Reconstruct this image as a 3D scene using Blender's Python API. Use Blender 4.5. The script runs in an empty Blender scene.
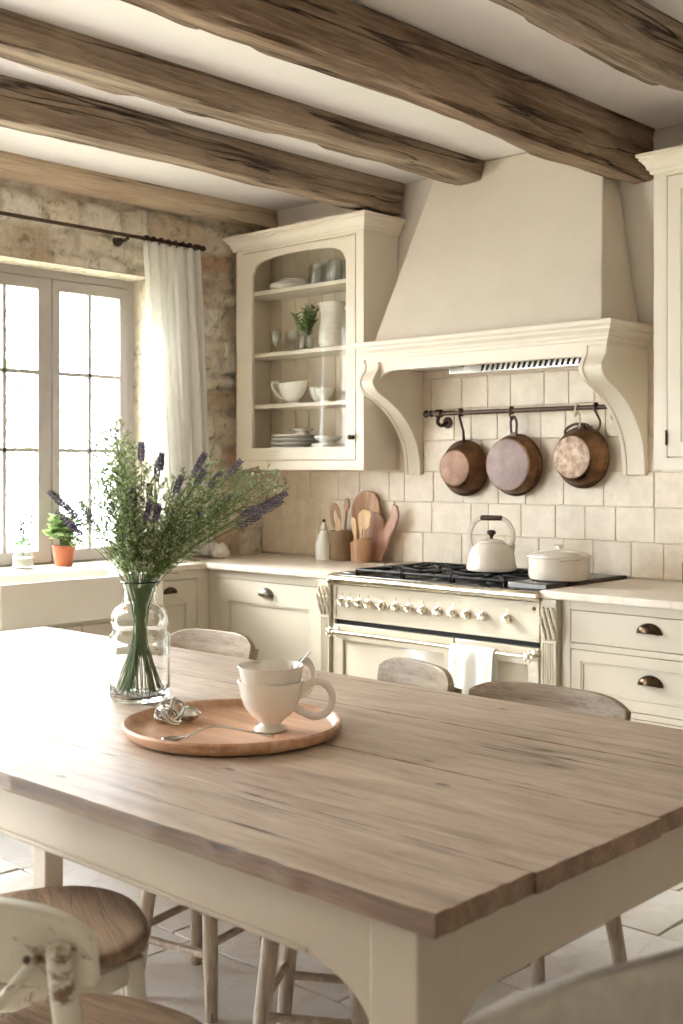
import bpy, math, random
import numpy as np
from mathutils import Vector, Matrix, noise
PI = math.pi
C = bpy.context.scene.collection
R = random.Random(7)

# ------------------------------------------------------------ mesh builder
class MB:
    def __init__(s): s.v = []; s.f = []
    def add(s, vs, fs):
        n = len(s.v); s.v += [tuple(v) for v in vs]; s.f += [tuple(i + n for i in f) for f in fs]; return s
    def box(s, x0, x1, y0, y1, z0, z1):
        x0, x1 = min(x0, x1), max(x0, x1); y0, y1 = min(y0, y1), max(y0, y1); z0, z1 = min(z0, z1), max(z0, z1)
        return s.add([(x0,y0,z0),(x1,y0,z0),(x1,y1,z0),(x0,y1,z0),(x0,y0,z1),(x1,y0,z1),(x1,y1,z1),(x0,y1,z1)],
                     [(0,3,2,1),(4,5,6,7),(0,1,5,4),(1,2,6,5),(2,3,7,6),(3,0,4,7)])
    def prism(s, poly, ax, a, b):
        """polygon given in the two other axes (cyclic order x->y->z), extruded along ax"""
        def P(u, w, t):
            return {'x': (t, u, w), 'y': (u, t, w), 'z': (u, w, t)}[ax]
        n = len(poly)
        vs = [P(u, w, a) for u, w in poly] + [P(u, w, b) for u, w in poly]
        fs = [tuple(range(n)), tuple(range(2*n-1, n-1, -1))] + [(i, i+n, (i+1) % n + n, (i+1) % n) for i in range(n)]
        return s.add(vs, fs)
    def ring_prism(s, outer, inner, ax, a, b):
        """frame between two outlines having the same number of points"""
        def P(u, w, t):
            return {'x': (t, u, w), 'y': (u, t, w), 'z': (u, w, t)}[ax]
        n = len(outer)
        vs = [P(u, w, t) for t in (a, b) for pl in (outer, inner) for u, w in pl]
        fs = []
        for i in range(n):
            j = (i+1) % n
            fs += [(i, j, n+j, n+i), (2*n+i, 3*n+i, 3*n+j, 2*n+j), (i, 2*n+i, 2*n+j, j), (n+i, n+j, 3*n+j, 3*n+i)]
        return s.add(vs, fs)
    def lathe(s, prof, c=(0,0,0), seg=32, M=None, sx=1, sy=1):
        vs = []; fs = []; c = Vector(c); k = len(prof)
        for r, z in prof:
            for i in range(seg):
                a = 2*PI*i/seg; p = Vector((max(r, 1e-5)*math.cos(a)*sx, max(r, 1e-5)*math.sin(a)*sy, z))
                if M: p = M @ p
                vs.append(p + c)
        for j in range(k-1):
            for i in range(seg):
                fs.append((j*seg+i, j*seg+(i+1) % seg, (j+1)*seg+(i+1) % seg, (j+1)*seg+i))
        fs.append(tuple(range(seg-1, -1, -1))); fs.append(tuple(range((k-1)*seg, k*seg)))
        return s.add(vs, fs)
    def tube(s, pts, r, seg=8, caps=True, flat=1.0, closed=False):
        pts = [Vector(p) for p in pts]; n = len(pts)
        rr = r if isinstance(r, (list, tuple)) else [r]*n
        vs = []; up = None
        for i, p in enumerate(pts):
            if closed: t = pts[(i+1) % n] - pts[i-1]
            else: t = pts[min(i+1, n-1)] - pts[max(i-1, 0)]
            t = t.normalized() if t.length > 1e-9 else Vector((0,0,1))
            if up is None:
                up = Vector((0,0,1)) if abs(t.z) < .9 else Vector((1,0,0))
            up = (up - t*up.dot(t)); up = up.normalized() if up.length > 1e-6 else t.orthogonal().normalized()
            sd = t.cross(up)
            for k in range(seg):
                a = 2*PI*k/seg
                vs.append(p + sd*math.cos(a)*rr[i] + up*math.sin(a)*rr[i]*flat)
        fs = [(i*seg+k, i*seg+(k+1) % seg, (i+1)*seg+(k+1) % seg, (i+1)*seg+k) for i in range(n-1) for k in range(seg)]
        if closed: fs += [((n-1)*seg+k, (n-1)*seg+(k+1) % seg, (k+1) % seg, k) for k in range(seg)]
        elif caps: fs += [tuple(range(seg-1, -1, -1)), tuple(range((n-1)*seg, n*seg))]
        return s.add(vs, fs)
    def sweep(s, prof, path, out=1):
        """moulding: prof [(out, z)] closed outline, path [(x,y)] mitred; out=+1 offsets to the right of travel"""
        pts = [Vector(p) for p in path]; n = len(pts); k = len(prof); vs = []
        for i, p in enumerate(pts):
            ns = []
            if i > 0: d = (p-pts[i-1]).normalized(); ns.append(Vector((d.y, -d.x))*out)
            if i < n-1: d = (pts[i+1]-p).normalized(); ns.append(Vector((d.y, -d.x))*out)
            m = ns[0] if len(ns) == 1 else (ns[0]+ns[1])/(1+ns[0].dot(ns[1]))
            for o, z in prof: vs.append((p.x+m.x*o, p.y+m.y*o, z))
        fs = [(i*k+j, i*k+(j+1) % k, (i+1)*k+(j+1) % k, (i+1)*k+j) for i in range(n-1) for j in range(k)]
        fs += [tuple(range(k-1, -1, -1)), tuple(range((n-1)*k, n*k))]
        return s.add(vs, fs)
    def sphere(s, c, r, seg=12, rings=8, sc=(1,1,1)):
        prof = [(math.sin(PI*j/rings)*r, -math.cos(PI*j/rings)*r*sc[2]) for j in range(rings+1)]
        return s.lathe(prof, c, seg, sx=sc[0], sy=sc[1])
    def grid(s, nu, nv, fn, thick=0, closed_u=False):
        vs = [Vector(fn(i/(nu-1) if not closed_u else i/nu, j/(nv-1))) for i in range(nu) for j in range(nv)]
        fs = [(i*nv+j, ((i+1) % nu)*nv+j, ((i+1) % nu)*nv+j+1, i*nv+j+1) for i in range(nu if closed_u else nu-1) for j in range(nv-1)]
        if not thick: return s.add(vs, fs)
        # solid shell: offset by normals
        nr = [Vector((0,0,0)) for _ in vs]
        for f in fs:
            nn = (vs[f[1]]-vs[f[0]]).cross(vs[f[2]]-vs[f[0]])
            for i in f: nr[i] += nn
        m = len(vs)
        v2 = [v - (q.normalized() if q.length > 0 else q)*thick for v, q in zip(vs, nr)]
        f2 = fs + [tuple(i+m for i in reversed(f)) for f in fs]
        I = lambda i, j: i*nv+j
        e = []
        if not closed_u:
            e += [(I(0, j+1), I(0, j)) for j in range(nv-1)] + [(I(nu-1, j), I(nu-1, j+1)) for j in range(nv-1)]
            rngu = range(nu-1)
        else: rngu = range(nu)
        e += [(I(i, 0), I((i+1) % nu, 0)) for i in rngu] + [(I((i+1) % nu, nv-1), I(i, nv-1)) for i in rngu]
        f2 += [(b, a, a+m, b+m) for a, b in e]
        return s.add(vs+v2, f2)
    def xf(s, M, start=0):
        s.v[start:] = [tuple(M @ Vector(v)) for v in s.v[start:]]; return s
    def build(s, name, mat, parent=None, bevel=0, seg=2, smooth=True, ang=38, off=None, recalc=True, subsurf=0):
        me = bpy.data.meshes.new(name)
        if off is None:
            off = ORG.get(parent.name, (0,0,0)) if parent else (0,0,0)
        ox, oy, oz = off
        me.from_pydata([(a-ox, b-oy, c-oz) for a, b, c in s.v], [], s.f)
        if recalc:
            import bmesh
            bm = bmesh.new(); bm.from_mesh(me); bmesh.ops.recalc_face_normals(bm, faces=bm.faces); bm.to_mesh(me); bm.free()
        if mat: me.materials.append(mat)
        o = bpy.data.objects.new(name, me); C.objects.link(o)
        if parent: o.parent = parent; ORG[o.name] = (ox, oy, oz)
        if smooth:
            me.polygons.foreach_set('use_smooth', [True]*len(me.polygons))
            me.set_sharp_from_angle(angle=math.radians(ang))
        if subsurf:
            m = o.modifiers.new('s', 'SUBSURF'); m.levels = subsurf; m.render_levels = subsurf
        if bevel:
            m = o.modifiers.new('b', 'BEVEL'); m.width = bevel; m.segments = seg; m.limit_method = 'ANGLE'
            m.angle_limit = math.radians(40); m.harden_normals = False
        return o
ORG = {}
def thing(name, label, cat, loc=(0,0,0), rz=0, group=None, world=True):
    """Empty at a thing's base. world=True: parts are written in world metres (unrotated things)"""
    o = bpy.data.objects.new(name, None); C.objects.link(o); o.empty_display_size = .05
    o.location = loc; o.rotation_euler = (0,0,rz)
    tag(o, label, cat, group)
    ORG[o.name] = tuple(loc) if world else (0,0,0)
    return o
def tag(o, label=None, cat=None, group=None, kind=None):
    if label: o['label'] = label
    if cat: o['category'] = cat
    if group: o['group'] = group
    if kind: o['kind'] = kind
    return o
def single(mb, name, mat, loc, label, cat, group=None, **k):
    o = mb.build(name, mat, None, off=loc, **k); o.location = loc
    return tag(o, label, cat, group)
def struct(mb, name, mat, **k):
    o = mb.build(name, mat, None, **k); o['kind'] = 'structure'; return o
def copy_tree(o, loc=None, rz=None, label=None, group=None, parent=None):
    c = o.copy(); C.objects.link(c); c.parent = parent
    if loc is not None: c.location = loc
    if rz is not None: c.rotation_euler = (0,0,rz)
    if label: c['label'] = label
    if group: c['group'] = group
    for ch in list(o.children): copy_tree(ch, parent=c)
    return c
def arc(cx, cy, r, a0, a1, n):
    return [(cx+r*math.cos(math.radians(a0+(a1-a0)*i/n)), cy+r*math.sin(math.radians(a0+(a1-a0)*i/n))) for i in range(n+1)]
def spline(pts, n=8):
    """Catmull-Rom through tuples"""
    P = [Vector(p) for p in pts]; P = [P[0]*2-P[1]] + P + [P[-1]*2-P[-2]]; out = []
    for i in range(1, len(P)-2):
        for k in range(n):
            t = k/n; a, b, c, d = P[i-1], P[i], P[i+1], P[i+2]
            out.append(.5*((2*b)+(c-a)*t+(2*a-5*b+4*c-d)*t*t+(3*b-a-3*c+d)*t**3))
    out.append(P[-2]); return out

# ------------------------------------------------------------ materials
def lin(c):
    return tuple([(x/255/12.92 if x/255 <= .04045 else ((x/255+.055)/1.055)**2.4) for x in c]) + (1,)
class NT:
    def __init__(s, name):
        s.m = bpy.data.materials.new(name); s.m.use_nodes = True; s.t = s.m.node_tree
        s.b = s.t.nodes['Principled BSDF']; s.out = s.t.nodes['Material Output']
    def n(s, typ, **k):
        nd = s.t.nodes.new(typ)
        for a, v in k.items():
            if a.startswith('_'): nd.inputs[a[1:].replace('_', ' ')].default_value = v
            else: setattr(nd, a, v)
        return nd
    def l(s, a, b): s.t.links.new(a, b)
    def coord(s, scale=(1,1,1)):
        tc = s.n('ShaderNodeTexCoord'); mp = s.n('ShaderNodeMapping'); mp.inputs['Scale'].default_value = scale
        s.l(tc.outputs['Object'], mp.inputs[0]); return mp.outputs[0]
    def noise(s, vec, scale, detail=4, rough=.55, dist=0):
        nd = s.n('ShaderNodeTexNoise'); nd.inputs['Scale'].default_value = scale; nd.inputs['Detail'].default_value = detail
        nd.inputs['Roughness'].default_value = rough; nd.inputs['Distortion'].default_value = dist
        s.l(vec, nd.inputs['Vector']); return nd.outputs['Fac']
    def ramp(s, fac, stops):
        nd = s.n('ShaderNodeValToRGB'); el = nd.color_ramp.elements
        while len(el) < len(stops): el.new(.5)
        for e, (p, c) in zip(el, stops):
            e.position = p; e.color = c if len(c) == 4 else lin(c)
        s.l(fac, nd.inputs[0]); return nd.outputs[0]
    def mix(s, fac, a, b, mode='MIX'):
        nd = s.n('ShaderNodeMix', data_type='RGBA', blend_type=mode)
        for sock, v in ((nd.inputs[0], fac), (nd.inputs[6], a), (nd.inputs[7], b)):
            if hasattr(v, 'is_output') or isinstance(v, bpy.types.NodeSocket): s.l(v, sock)
            else: sock.default_value = v
        return nd.outputs[2]
    def math(s, op, a, b=0.0):
        nd = s.n('ShaderNodeMath', operation=op)
        for sock, v in ((nd.inputs[0], a), (nd.inputs[1], b)):
            if isinstance(v, bpy.types.NodeSocket): s.l(v, sock)
            else: sock.default_value = v
        return nd.outputs[0]
    def bump(s, h, strength=.3, dist=.01):
        nd = s.n('ShaderNodeBump'); nd.inputs['Strength'].default_value = strength; nd.inputs['Distance'].default_value = dist
        s.l(h, nd.inputs['Height']); s.l(nd.outputs[0], s.b.inputs['Normal'])
    def set(s, **k):
        for a, v in k.items():
            a = a.replace('_', ' ')
            if isinstance(v, bpy.types.NodeSocket): s.l(v, s.b.inputs[a])
            else: s.b.inputs[a].default_value = v
        return s
def W(v): return (v, v, v, 1)

def paint(name, c, rough=.5, var=.06, bump=.08, scale=9, worn=None, wornamt=.5, coat=0, spec=.5):
    s = NT(name); v = s.coord(); n1 = s.noise(v, scale, 5, .6)
    col = s.mix(1.0, lin(c), s.ramp(n1, [(.3, W(1-var*1.6)), (.7, W(1))]), 'MULTIPLY')
    if worn:
        n2 = s.noise(v, 7, 8, .75, .6)
        col = s.mix(s.ramp(n2, [(wornamt, W(0)), (wornamt+.06, W(1))]), col, lin(worn))
    s.set(Base_Color=col, Roughness=rough, Coat_Weight=coat, Specular_IOR_Level=spec)
    if bump: s.bump(s.noise(v, 60, 3), bump, .003)
    return s.m
def metal(name, c, rough=.3, var=.2, met=1.0, c2=None, sc=14, bump=.05):
    s = NT(name); v = s.coord(); n1 = s.noise(v, sc, 6, .65)
    col = s.ramp(n1, [(.35, lin(c2) if c2 else tuple(x*(1-var) for x in lin(c)[:3])+(1,)), (.65, lin(c))])
    rg = s.math('MULTIPLY_ADD', n1, .3); rg.node.inputs[2].default_value = rough-.15
    s.set(Base_Color=col, Roughness=rg, Metallic=met)
    if bump: s.bump(n1, bump, .003)
    return s.m
def wood(name, axis, dark, mid, light, rough=.6, sc=1.0, crack=.5, bump=.4, coat=0, island=0.0, roughvar=0.0, crackcol=(45,32,24), pits=False, coarse=0):
    s = NT(name)
    st = {'x': (.8, 16, 16), 'y': (16, .8, 16), 'z': (16, 16, .8)}[axis]
    v = s.coord(tuple(k*sc for k in st)); vb = s.coord((1, 1, 1))
    g = s.noise(v, 1.6, 8, .68, .3); g2 = s.noise(v, 9, 6, .7, .1); big = s.noise(vb, 2.2*sc, 4, .6, .4)
    f = s.math('ADD', s.math('MULTIPLY', g, .55), s.math('ADD', s.math('MULTIPLY', g2, .32), s.math('MULTIPLY', big, .22)))
    if coarse:
        cs = s.noise(s.coord((1.1, 5, 5)), 3.2, 8, .72, .9); f = s.math('ADD', s.math('MULTIPLY', f, .62), s.math('MULTIPLY', cs, .42))
    col = s.ramp(f, [(.36, dark), (.5, mid), (.66, light)])
    if island:
        gm = s.n('ShaderNodeNewGeometry')
        col = s.mix(1.0, col, s.ramp(gm.outputs['Random Per Island'], [(0, W(1-island)), (1, W(1))]), 'MULTIPLY')
    stc = {'x': (.22, 6, 6), 'y': (6, .22, 6), 'z': (6, 6, .22)}[axis]
    vc = s.coord(tuple(k*sc for k in stc)); cn = s.noise(vc, 2.0, 4, .5, .15)
    d = s.math('ABSOLUTE', s.math('SUBTRACT', cn, .5))
    cm = s.ramp(d, [(0, W(1)), (.007+.006*crack, W(0))])
    gate = s.ramp(s.noise(vb, 1.7, 2), [(.50-.12*crack, W(0)), (.58, W(1))])
    cm = s.mix(1.0, cm, gate, 'MULTIPLY')
    h = s.math('SUBTRACT', s.math('ADD', s.math('MULTIPLY', g, .5), s.math('MULTIPLY', g2, .35)), s.math('MULTIPLY', cm, 1.3))
    if pits:
        vo = s.n('ShaderNodeTexVoronoi'); vo.inputs['Scale'].default_value = 6; s.l(s.coord((.6,1.6,1)), vo.inputs['Vector'])
        pm = s.ramp(vo.outputs['Distance'], [(.045, W(1)), (.09, W(0))])
        col = s.mix(s.math('MULTIPLY', pm, .7), col, lin(crackcol)); h = s.math('SUBTRACT', h, s.math('MULTIPLY', pm, .6))
    col = s.mix(s.math('MULTIPLY', cm, min(1, crack*1.2)), col, lin(crackcol))
    s.set(Base_Color=col, Coat_Weight=coat)
    if roughvar:
        rr = s.math('MULTIPLY_ADD', big, roughvar); rr.node.inputs[2].default_value = rough-roughvar/2; s.set(Roughness=rr)
    else: s.set(Roughness=rough)
    s.bump(h, bump, .012); return s.m
def thin_glass(name, tint=(.97,.99,.98), refl=1.45, haze=0.0):
    s = NT(name); tr = s.n('ShaderNodeBsdfTransparent'); tr.inputs[0].default_value = tint+(1,)
    gl = s.n('ShaderNodeBsdfGlossy'); gl.inputs['Roughness'].default_value = .03
    lw = s.n('ShaderNodeLayerWeight'); lw.inputs[0].default_value = .5; f0 = ((refl-1)/(refl+1))**2
    pw = s.math('POWER', lw.outputs['Facing'], 5.0); fr = s.math('MULTIPLY_ADD', pw, .8); fr.node.inputs[2].default_value = f0+haze
    mx = s.n('ShaderNodeMixShader'); s.l(fr, mx.inputs[0]); s.l(tr.outputs[0], mx.inputs[1]); s.l(gl.outputs[0], mx.inputs[2])
    s.l(mx.outputs[0], s.out.inputs[0]); return s.m
def leafy(name, c1, c2, trans=.35, sc=40):
    s = NT(name); v = s.coord(); gm = s.n('ShaderNodeNewGeometry')
    col = s.ramp(gm.outputs['Random Per Island'], [(0, c1), (1, c2)])
    df = s.n('ShaderNodeBsdfTranslucent'); s.l(col, df.inputs[0]); s.set(Base_Color=col, Roughness=.55)
    mx = s.n('ShaderNodeMixShader'); mx.inputs[0].default_value = trans
    s.l(s.b.outputs[0], mx.inputs[1]); s.l(df.outputs[0], mx.inputs[2]); s.l(mx.outputs[0], s.out.inputs[0]); return s.m
def fabric(name, c, trans=0, sc=350, var=.1, rough=.9):
    s = NT(name); v = s.coord()
    w1 = s.n('ShaderNodeTexWave', wave_type='BANDS', bands_direction='Z'); w1.inputs['Scale'].default_value = sc; w1.inputs['Distortion'].default_value = 1.5
    w2 = s.n('ShaderNodeTexWave', wave_type='BANDS', bands_direction='X'); w2.inputs['Scale'].default_value = sc; w2.inputs['Distortion'].default_value = 1.5
    s.l(v, w1.inputs[0]); s.l(v, w2.inputs[0]); vz = s.coord((3,3,.5))
    n1 = s.noise(vz, 25, 5, .7)
    col = s.mix(1.0, lin(c), s.ramp(n1, [(.3, W(1-var)), (.7, W(1))]), 'MULTIPLY')
    s.set(Base_Color=col, Roughness=rough, Sheen_Weight=.2, Specular_IOR_Level=.15)
    s.bump(s.math('ADD', w1.outputs['Fac'], w2.outputs['Fac']), .15, .001)
    if trans:
        df = s.n('ShaderNodeBsdfTranslucent'); s.l(col, df.inputs[0]); mx = s.n('ShaderNodeMixShader'); mx.inputs[0].default_value = trans
        s.l(s.b.outputs[0], mx.inputs[1]); s.l(df.outputs[0], mx.inputs[2]); s.l(mx.outputs[0], s.out.inputs[0])
    return s.m
def tiles(name, base, island=.12, rough=.6, bumps=.3, nsc=12, spec=.4, veins=None, roughvar=0):
    s = NT(name); v = s.coord(); gm = s.n('ShaderNodeNewGeometry'); n1 = s.noise(v, nsc, 7, .65, .3); n2 = s.noise(v, nsc*5, 4, .6)
    col = s.mix(1.0, lin(base), s.ramp(gm.outputs['Random Per Island'], [(0, (1-island, 1-island*1.05, 1-island*1.25, 1)), (1, W(1))]), 'MULTIPLY')
    col = s.mix(1.0, col, s.ramp(n1, [(.3, (.84,.81,.76,1)), (.65, W(1))]), 'MULTIPLY')
    if veins: col = s.mix(s.ramp(s.math('ABSOLUTE', s.math('SUBTRACT', s.noise(v, 3, 6, .6, 1.5), .5)), [(0, W(.55)), (.03, W(0))]), col, lin(veins))
    s.set(Base_Color=col, Roughness=rough, Specular_IOR_Level=spec)
    if roughvar:
        rr = s.math('MULTIPLY_ADD', n1, roughvar); rr.node.inputs[2].default_value = rough-roughvar/2; s.set(Roughness=rr)
    s.bump(s.math('ADD', n1, s.math('MULTIPLY', n2, .4)), bumps, .008); return s.m

m_plaster = paint('plaster', (222,213,203), .85, .03, .15, 5)
m_ceiling = paint('ceiling_plaster', (232,227,223), .9, .03, .1, 4)
m_hood = paint('hood_plaster', (215,204,190), .8, .04, .12, 5)
m_cream = paint('cream_paint', (232,222,206), .45, .025, .04, 6)
m_cream_in = paint('cream_interior', (232,219,198), .6, .05, .04, 6)
m_cream2 = paint('base_cabinet_paint', (208,198,180), .45, .03, .04, 6)
m_apron = paint('table_paint', (184,170,152), .5, .05, .06, 6)
m_enamel = paint('range_enamel', (205,194,174), .22, .02, 0, 5, coat=.4)
m_pot = paint('pot_enamel', (216,206,194), .18, .02, 0, 5, coat=.6)
m_white = paint('white_ceramic', (240,238,232), .15, .015, 0, 5, coat=.5)
m_cup = paint('cup_ceramic', (226,218,208), .25, .02, 0, 5, coat=.4)
m_matte = paint('white_stoneware', (232,228,218), .5, .04, .1, 12)
m_fire = paint('sink_fireclay', (236,230,220), .18, .015, 0, 5, coat=.4)
m_terra = paint('terracotta', (190,112,80), .8, .15, .2, 14)
m_window = paint('window_paint', (172,165,160), .5, .05, .05, 8)
m_beam = wood('old_oak', 'y', (62,46,34), (110,86,66), (166,142,118), .8, .6, .8, 1.0)
m_beam2 = wood('grey_oak', 'y', (72,58,48), (120,100,82), (172,152,130), .8, .65, .8, 1.0)
m_beam3 = wood('pale_oak', 'y', (140,116,94), (184,160,134), (216,198,172), .8, .6, .5, .6)
m_table = wood('table_wood', 'x', (118,98,84), (172,150,132), (208,190,172), .45, .7, .95, .45, island=.10, roughvar=.3, pits=True, coarse=1)
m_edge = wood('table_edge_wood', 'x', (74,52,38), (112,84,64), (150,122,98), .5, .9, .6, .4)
m_chair = wood('weathered_chair_wood', 'x', (92,72,56), (136,114,92), (168,150,128), .45, 1.4, .7, .3)
m_chairz = wood('weathered_leg_wood', 'z', (112,96,82), (154,136,118), (186,170,152), .55, 1.2, .5, .3)
m_chwhite = paint('worn_white_paint', (205,196,178), .35, .12, .15, 10, worn=(110,80,54), wornamt=.56)
m_seat = wood('seat_wood', 'x', (84,64,50), (122,98,78), (162,138,114), .45, 1.2, .4, .25)
m_tray = wood('tray_wood', 'x', (142,98,70), (182,138,106), (210,170,138), .4, 1.5, .1, .12)
m_board = wood('board_wood', 'z', (134,94,64), (170,126,92), (202,162,126), .5, 1.5, .1, .1)
m_board2 = wood('rosy_board_wood', 'z', (140,98,80), (178,134,112), (204,164,142), .5, 1.5, .1, .1)
m_spoonw = wood('spoon_wood', 'z', (176,136,94), (206,170,126), (226,196,156), .55, 2, .05, .08)
m_spoonw2 = wood('dark_spoon_wood', 'z', (120,88,64), (156,120,92), (180,146,116), .6, 2, .1, .08)
m_iron = metal('wrought_iron', (92,76,66), .45, .3, .9)
m_black = metal('cast_iron', (30,29,29), .5, .3, .6)
m_bronze = metal('bronze_pull', (86,68,54), .3, .35, 1, sc=40)
m_pewter = metal('pewter_pull', (150,142,130), .28, .3, 1, sc=40)
m_steel = metal('steel', (205,200,192), .25, .1, 1)
m_nickel = metal('warm_nickel', (232,224,206), .2, .12, 1)
m_hob = metal('hob_steel', (96,94,92), .3, .2, 1)
m_copper = metal('aged_copper', (150,112,84), .42, .3, .85, c2=(78,52,38), sc=9, bump=.25)
m_copbase1 = metal('copper_base_rosy', (150,120,104), .5, .3, .7, c2=(102,76,62), sc=12, bump=.2)
m_copbase2 = metal('copper_base_mauve', (138,121,116), .5, .3, .7, c2=(106,88,84), sc=12, bump=.15)
m_copbase3 = metal('copper_base_speckled', (180,160,142), .5, .3, .6, c2=(108,80,60), sc=28, bump=.25)
m_pane = thin_glass('window_glass')
m_glass = thin_glass('drinking_glass', (.95,.96,.95), 1.5, .10)
m_cabglass = thin_glass('cabinet_glass', (.985,.988,.985), 1.25)
m_curtain = fabric('curtain_linen', (253,252,249), .6)
m_linen = fabric('grey_linen', (168,160,150), 0, 260, .22)
m_towel = fabric('towel_cotton', (236,232,224), .1, 300, .06)
m_counter = tiles('limestone', (230,219,206), 0, .35, .08, 8, .5, veins=(206,188,164))
m_splash = tiles('zellige', (232,218,199), .07, .38, .35, 14, .5)
m_grout = paint('grout', (220,206,186), .9, .06, .1, 20)
m_floor = tiles('flagstone', (216,213,211), .14, .42, .5, 3.5, .5, veins=(190,178,160), roughvar=.3)
m_fgrout = paint('floor_grout', (138,124,106), .9, .1, .1, 20)
m_leaf = leafy('sprig_leaf', (132,156,100), (214,224,180), .5)
m_stem = leafy('sprig_stem', (84,112,60), (116,142,84), .2)
m_lav = leafy('lavender_bud', (88,78,108), (160,148,174), .25)
m_basil = leafy('basil_leaf', (138,170,104), (194,212,152), .35)
m_cableaf = leafy('cut_green_leaf', (70,110,48), (130,160,84), .3)
m_succ = leafy('succulent_leaf', (110,150,104), (150,184,140), .2)
m_garden = leafy('garden_leaf', (80,120,60), (140,180,100), .3)
m_soil = paint('soil', (70,54,42), .95, .3, .4, 30)
sv = NT('vase_glass'); sv.set(Base_Color=(.97,.99,.98,1), Roughness=.02, Transmission_Weight=1.0, IOR=1.35); m_vase = sv.m
# rubble stone wall: per-vertex stone tint, shadow edges at the joints painted in
s = NT('rubble_stone'); at = s.n('ShaderNodeAttribute'); at.attribute_name = 'tint'; vv = s.coord()
n1 = s.noise(vv, 16, 8, .7, .5); n2 = s.noise(vv, 60, 5, .65)
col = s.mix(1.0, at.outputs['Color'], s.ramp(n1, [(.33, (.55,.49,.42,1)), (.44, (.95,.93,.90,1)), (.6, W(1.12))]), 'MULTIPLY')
s.set(Base_Color=col, Roughness=.9, Specular_IOR_Level=.2); s.bump(s.math('ADD', n1, s.math('MULTIPLY', n2, .6)), .9, .035); m_stone = s.m
s = NT('pale_gravel'); vv = s.coord(); s.set(Base_Color=s.ramp(s.noise(vv, 3, 8, .7), [(.3, (178,170,146)), (.7, (206,200,176))]), Roughness=.9); m_gravel = s.m  # pale gravel instead of a lawn, keeps green bounce light off the reveal
# ------------------------------------------------------------ setting
XL, YB, ZC = -5.3, 4.92, 2.97
XR, YF = 1.6, -2.4
def slabs(x0, x1, y0, y1, h, wch, gap, rr):
    out = []; y = y0; k = 0
    while y < y1-1e-3:
        hh = h if not isinstance(h, list) else rr.choice(h)
        if y1-y-hh < .07: hh = y1-y
        x = x0 - (rr.random()*wch[0] if k else 0); 
        while x < x1-1e-3:
            w = rr.choice(wch)
            a, b = max(x, x0), min(x+w, x1)
            if b-a > .02: out.append((a+gap/2, b-gap/2, y+gap/2, min(y+hh, y1)-gap/2))
            x += w
        y += hh; k += 1
    return out
def rough_slab(mb, x0, x1, y0, y1, z0, z1, rr):
    """flagstone with slightly uneven outline"""
    pts = []; n = 5
    for (ax, ay), (bx, by) in (((x0,y0),(x1,y0)), ((x1,y0),(x1,y1)), ((x1,y1),(x0,y1)), ((x0,y1),(x0,y0))):
        for i in range(n):
            t = i/n; px, py = ax+(bx-ax)*t, ay+(by-ay)*t
            if i: px += rr.uniform(-.004,.004); py += rr.uniform(-.004,.004)
            pts.append((px, py))
    dz = rr.uniform(-.002, .002)
    mb.prism(pts, 'z', z0, z1+dz)
rf = random.Random(3)
fl = MB(); 
for a, b, c_, d in slabs(XL, XR, YF, YB, [.4,.5,.6], [.4,.55,.7,.85], .008, rf): rough_slab(fl, a, b, c_, d, -.03, 0, rf)
fo = struct(fl, 'floor', m_floor, bevel=.005, seg=2)
struct(MB().box(XL, XR, YF, YB, -.08, -.006), 'floor_joints', m_fgrout, smooth=False, ).name = 'floor.001'
struct(MB().box(XL-.35, XR+.15, YF-.15, YB+.15, ZC, ZC+.12), 'ceiling', m_ceiling, smooth=False)
struct(MB().box(XL-.35, XR+.15, YB, YB+.15, -.08, ZC), 'wall_back', m_plaster, smooth=False)
struct(MB().box(XR, XR+.15, YF, YB, -.08, ZC), 'wall_right', m_plaster, smooth=False)
fw = MB(); fw.box(XL, XR, YF-.15, YF, -.08, ZC)
struct(fw, 'wall_front', m_plaster, smooth=False)
# window wall: core with opening, rubble face
WY0, WY1, WZ0, WZ1 = 2.45, 4.10, .915, 2.49
core = MB()
core.box(XL-.34, XL-.012, YF, -.7, -.08, ZC); core.box(XL-.34, XL-.012, 1.7, WY0, -.08, ZC); core.box(XL-.34, XL-.012, -.7, 1.7, 2.49, ZC); core.box(XL-.34, XL-.012, WY1, YB, -.08, ZC)
core.box(XL-.34, XL-.012, WY0, WY1, -.08, WZ0-.035); core.box(XL-.34, XL-.012, WY0, WY1, WZ1, ZC)
struct(core, 'wall_left', m_plaster, smooth=False)
rs = random.Random(11); rows = []; z = -.05
while z < 3.05:
    h = rs.choice([.09,.12,.15,.18,.22]); yy = -2.6; st = []
    while yy < 5.1:
        w = rs.uniform(.12, .42) if h > .1 else rs.uniform(.15,.3)
        tint = rs.choice([(242,230,212),(232,215,192),(248,239,224),(222,204,180),(238,226,210),(212,192,166),(244,233,216),(250,243,232)])
        if rs.random() < .03: tint = (176,134,84)
        if rs.random() < .04: tint = (210,178,150)
        st.append((yy, yy+w, tint, rs.uniform(.012, .045))); yy += w
    rows.append((z, z+h, st)); z += h
def stone_at(y, z):
    n1 = noise.noise((y*3.1, z*3.1, 3.0)); n2 = noise.noise((y*3.1, z*3.1, 9.0)); n3 = noise.noise((y*12, z*12, 4.0))
    yw = y + n1*.05 + n3*.012; zw = z + n2*.05 + n3*.010
    for (a, b, st) in rows:
        if a <= zw < b:
            for (c, d, t, h) in st:
                if c <= yw < d:
                    e = min(zw-a, b-zw, yw-c, d-yw); k = min(1, max(0, (e-.005)/.020)); k = k*k*(3-2*k)
                    return k, h, t
    return 0, 0, (225,210,185)
ys = np.arange(YF, YB+.001, .022); zs = np.arange(0, ZC+.001, .022); idx = {}; V = []; cols = []
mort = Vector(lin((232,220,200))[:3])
rowsY = [YF]
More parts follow.
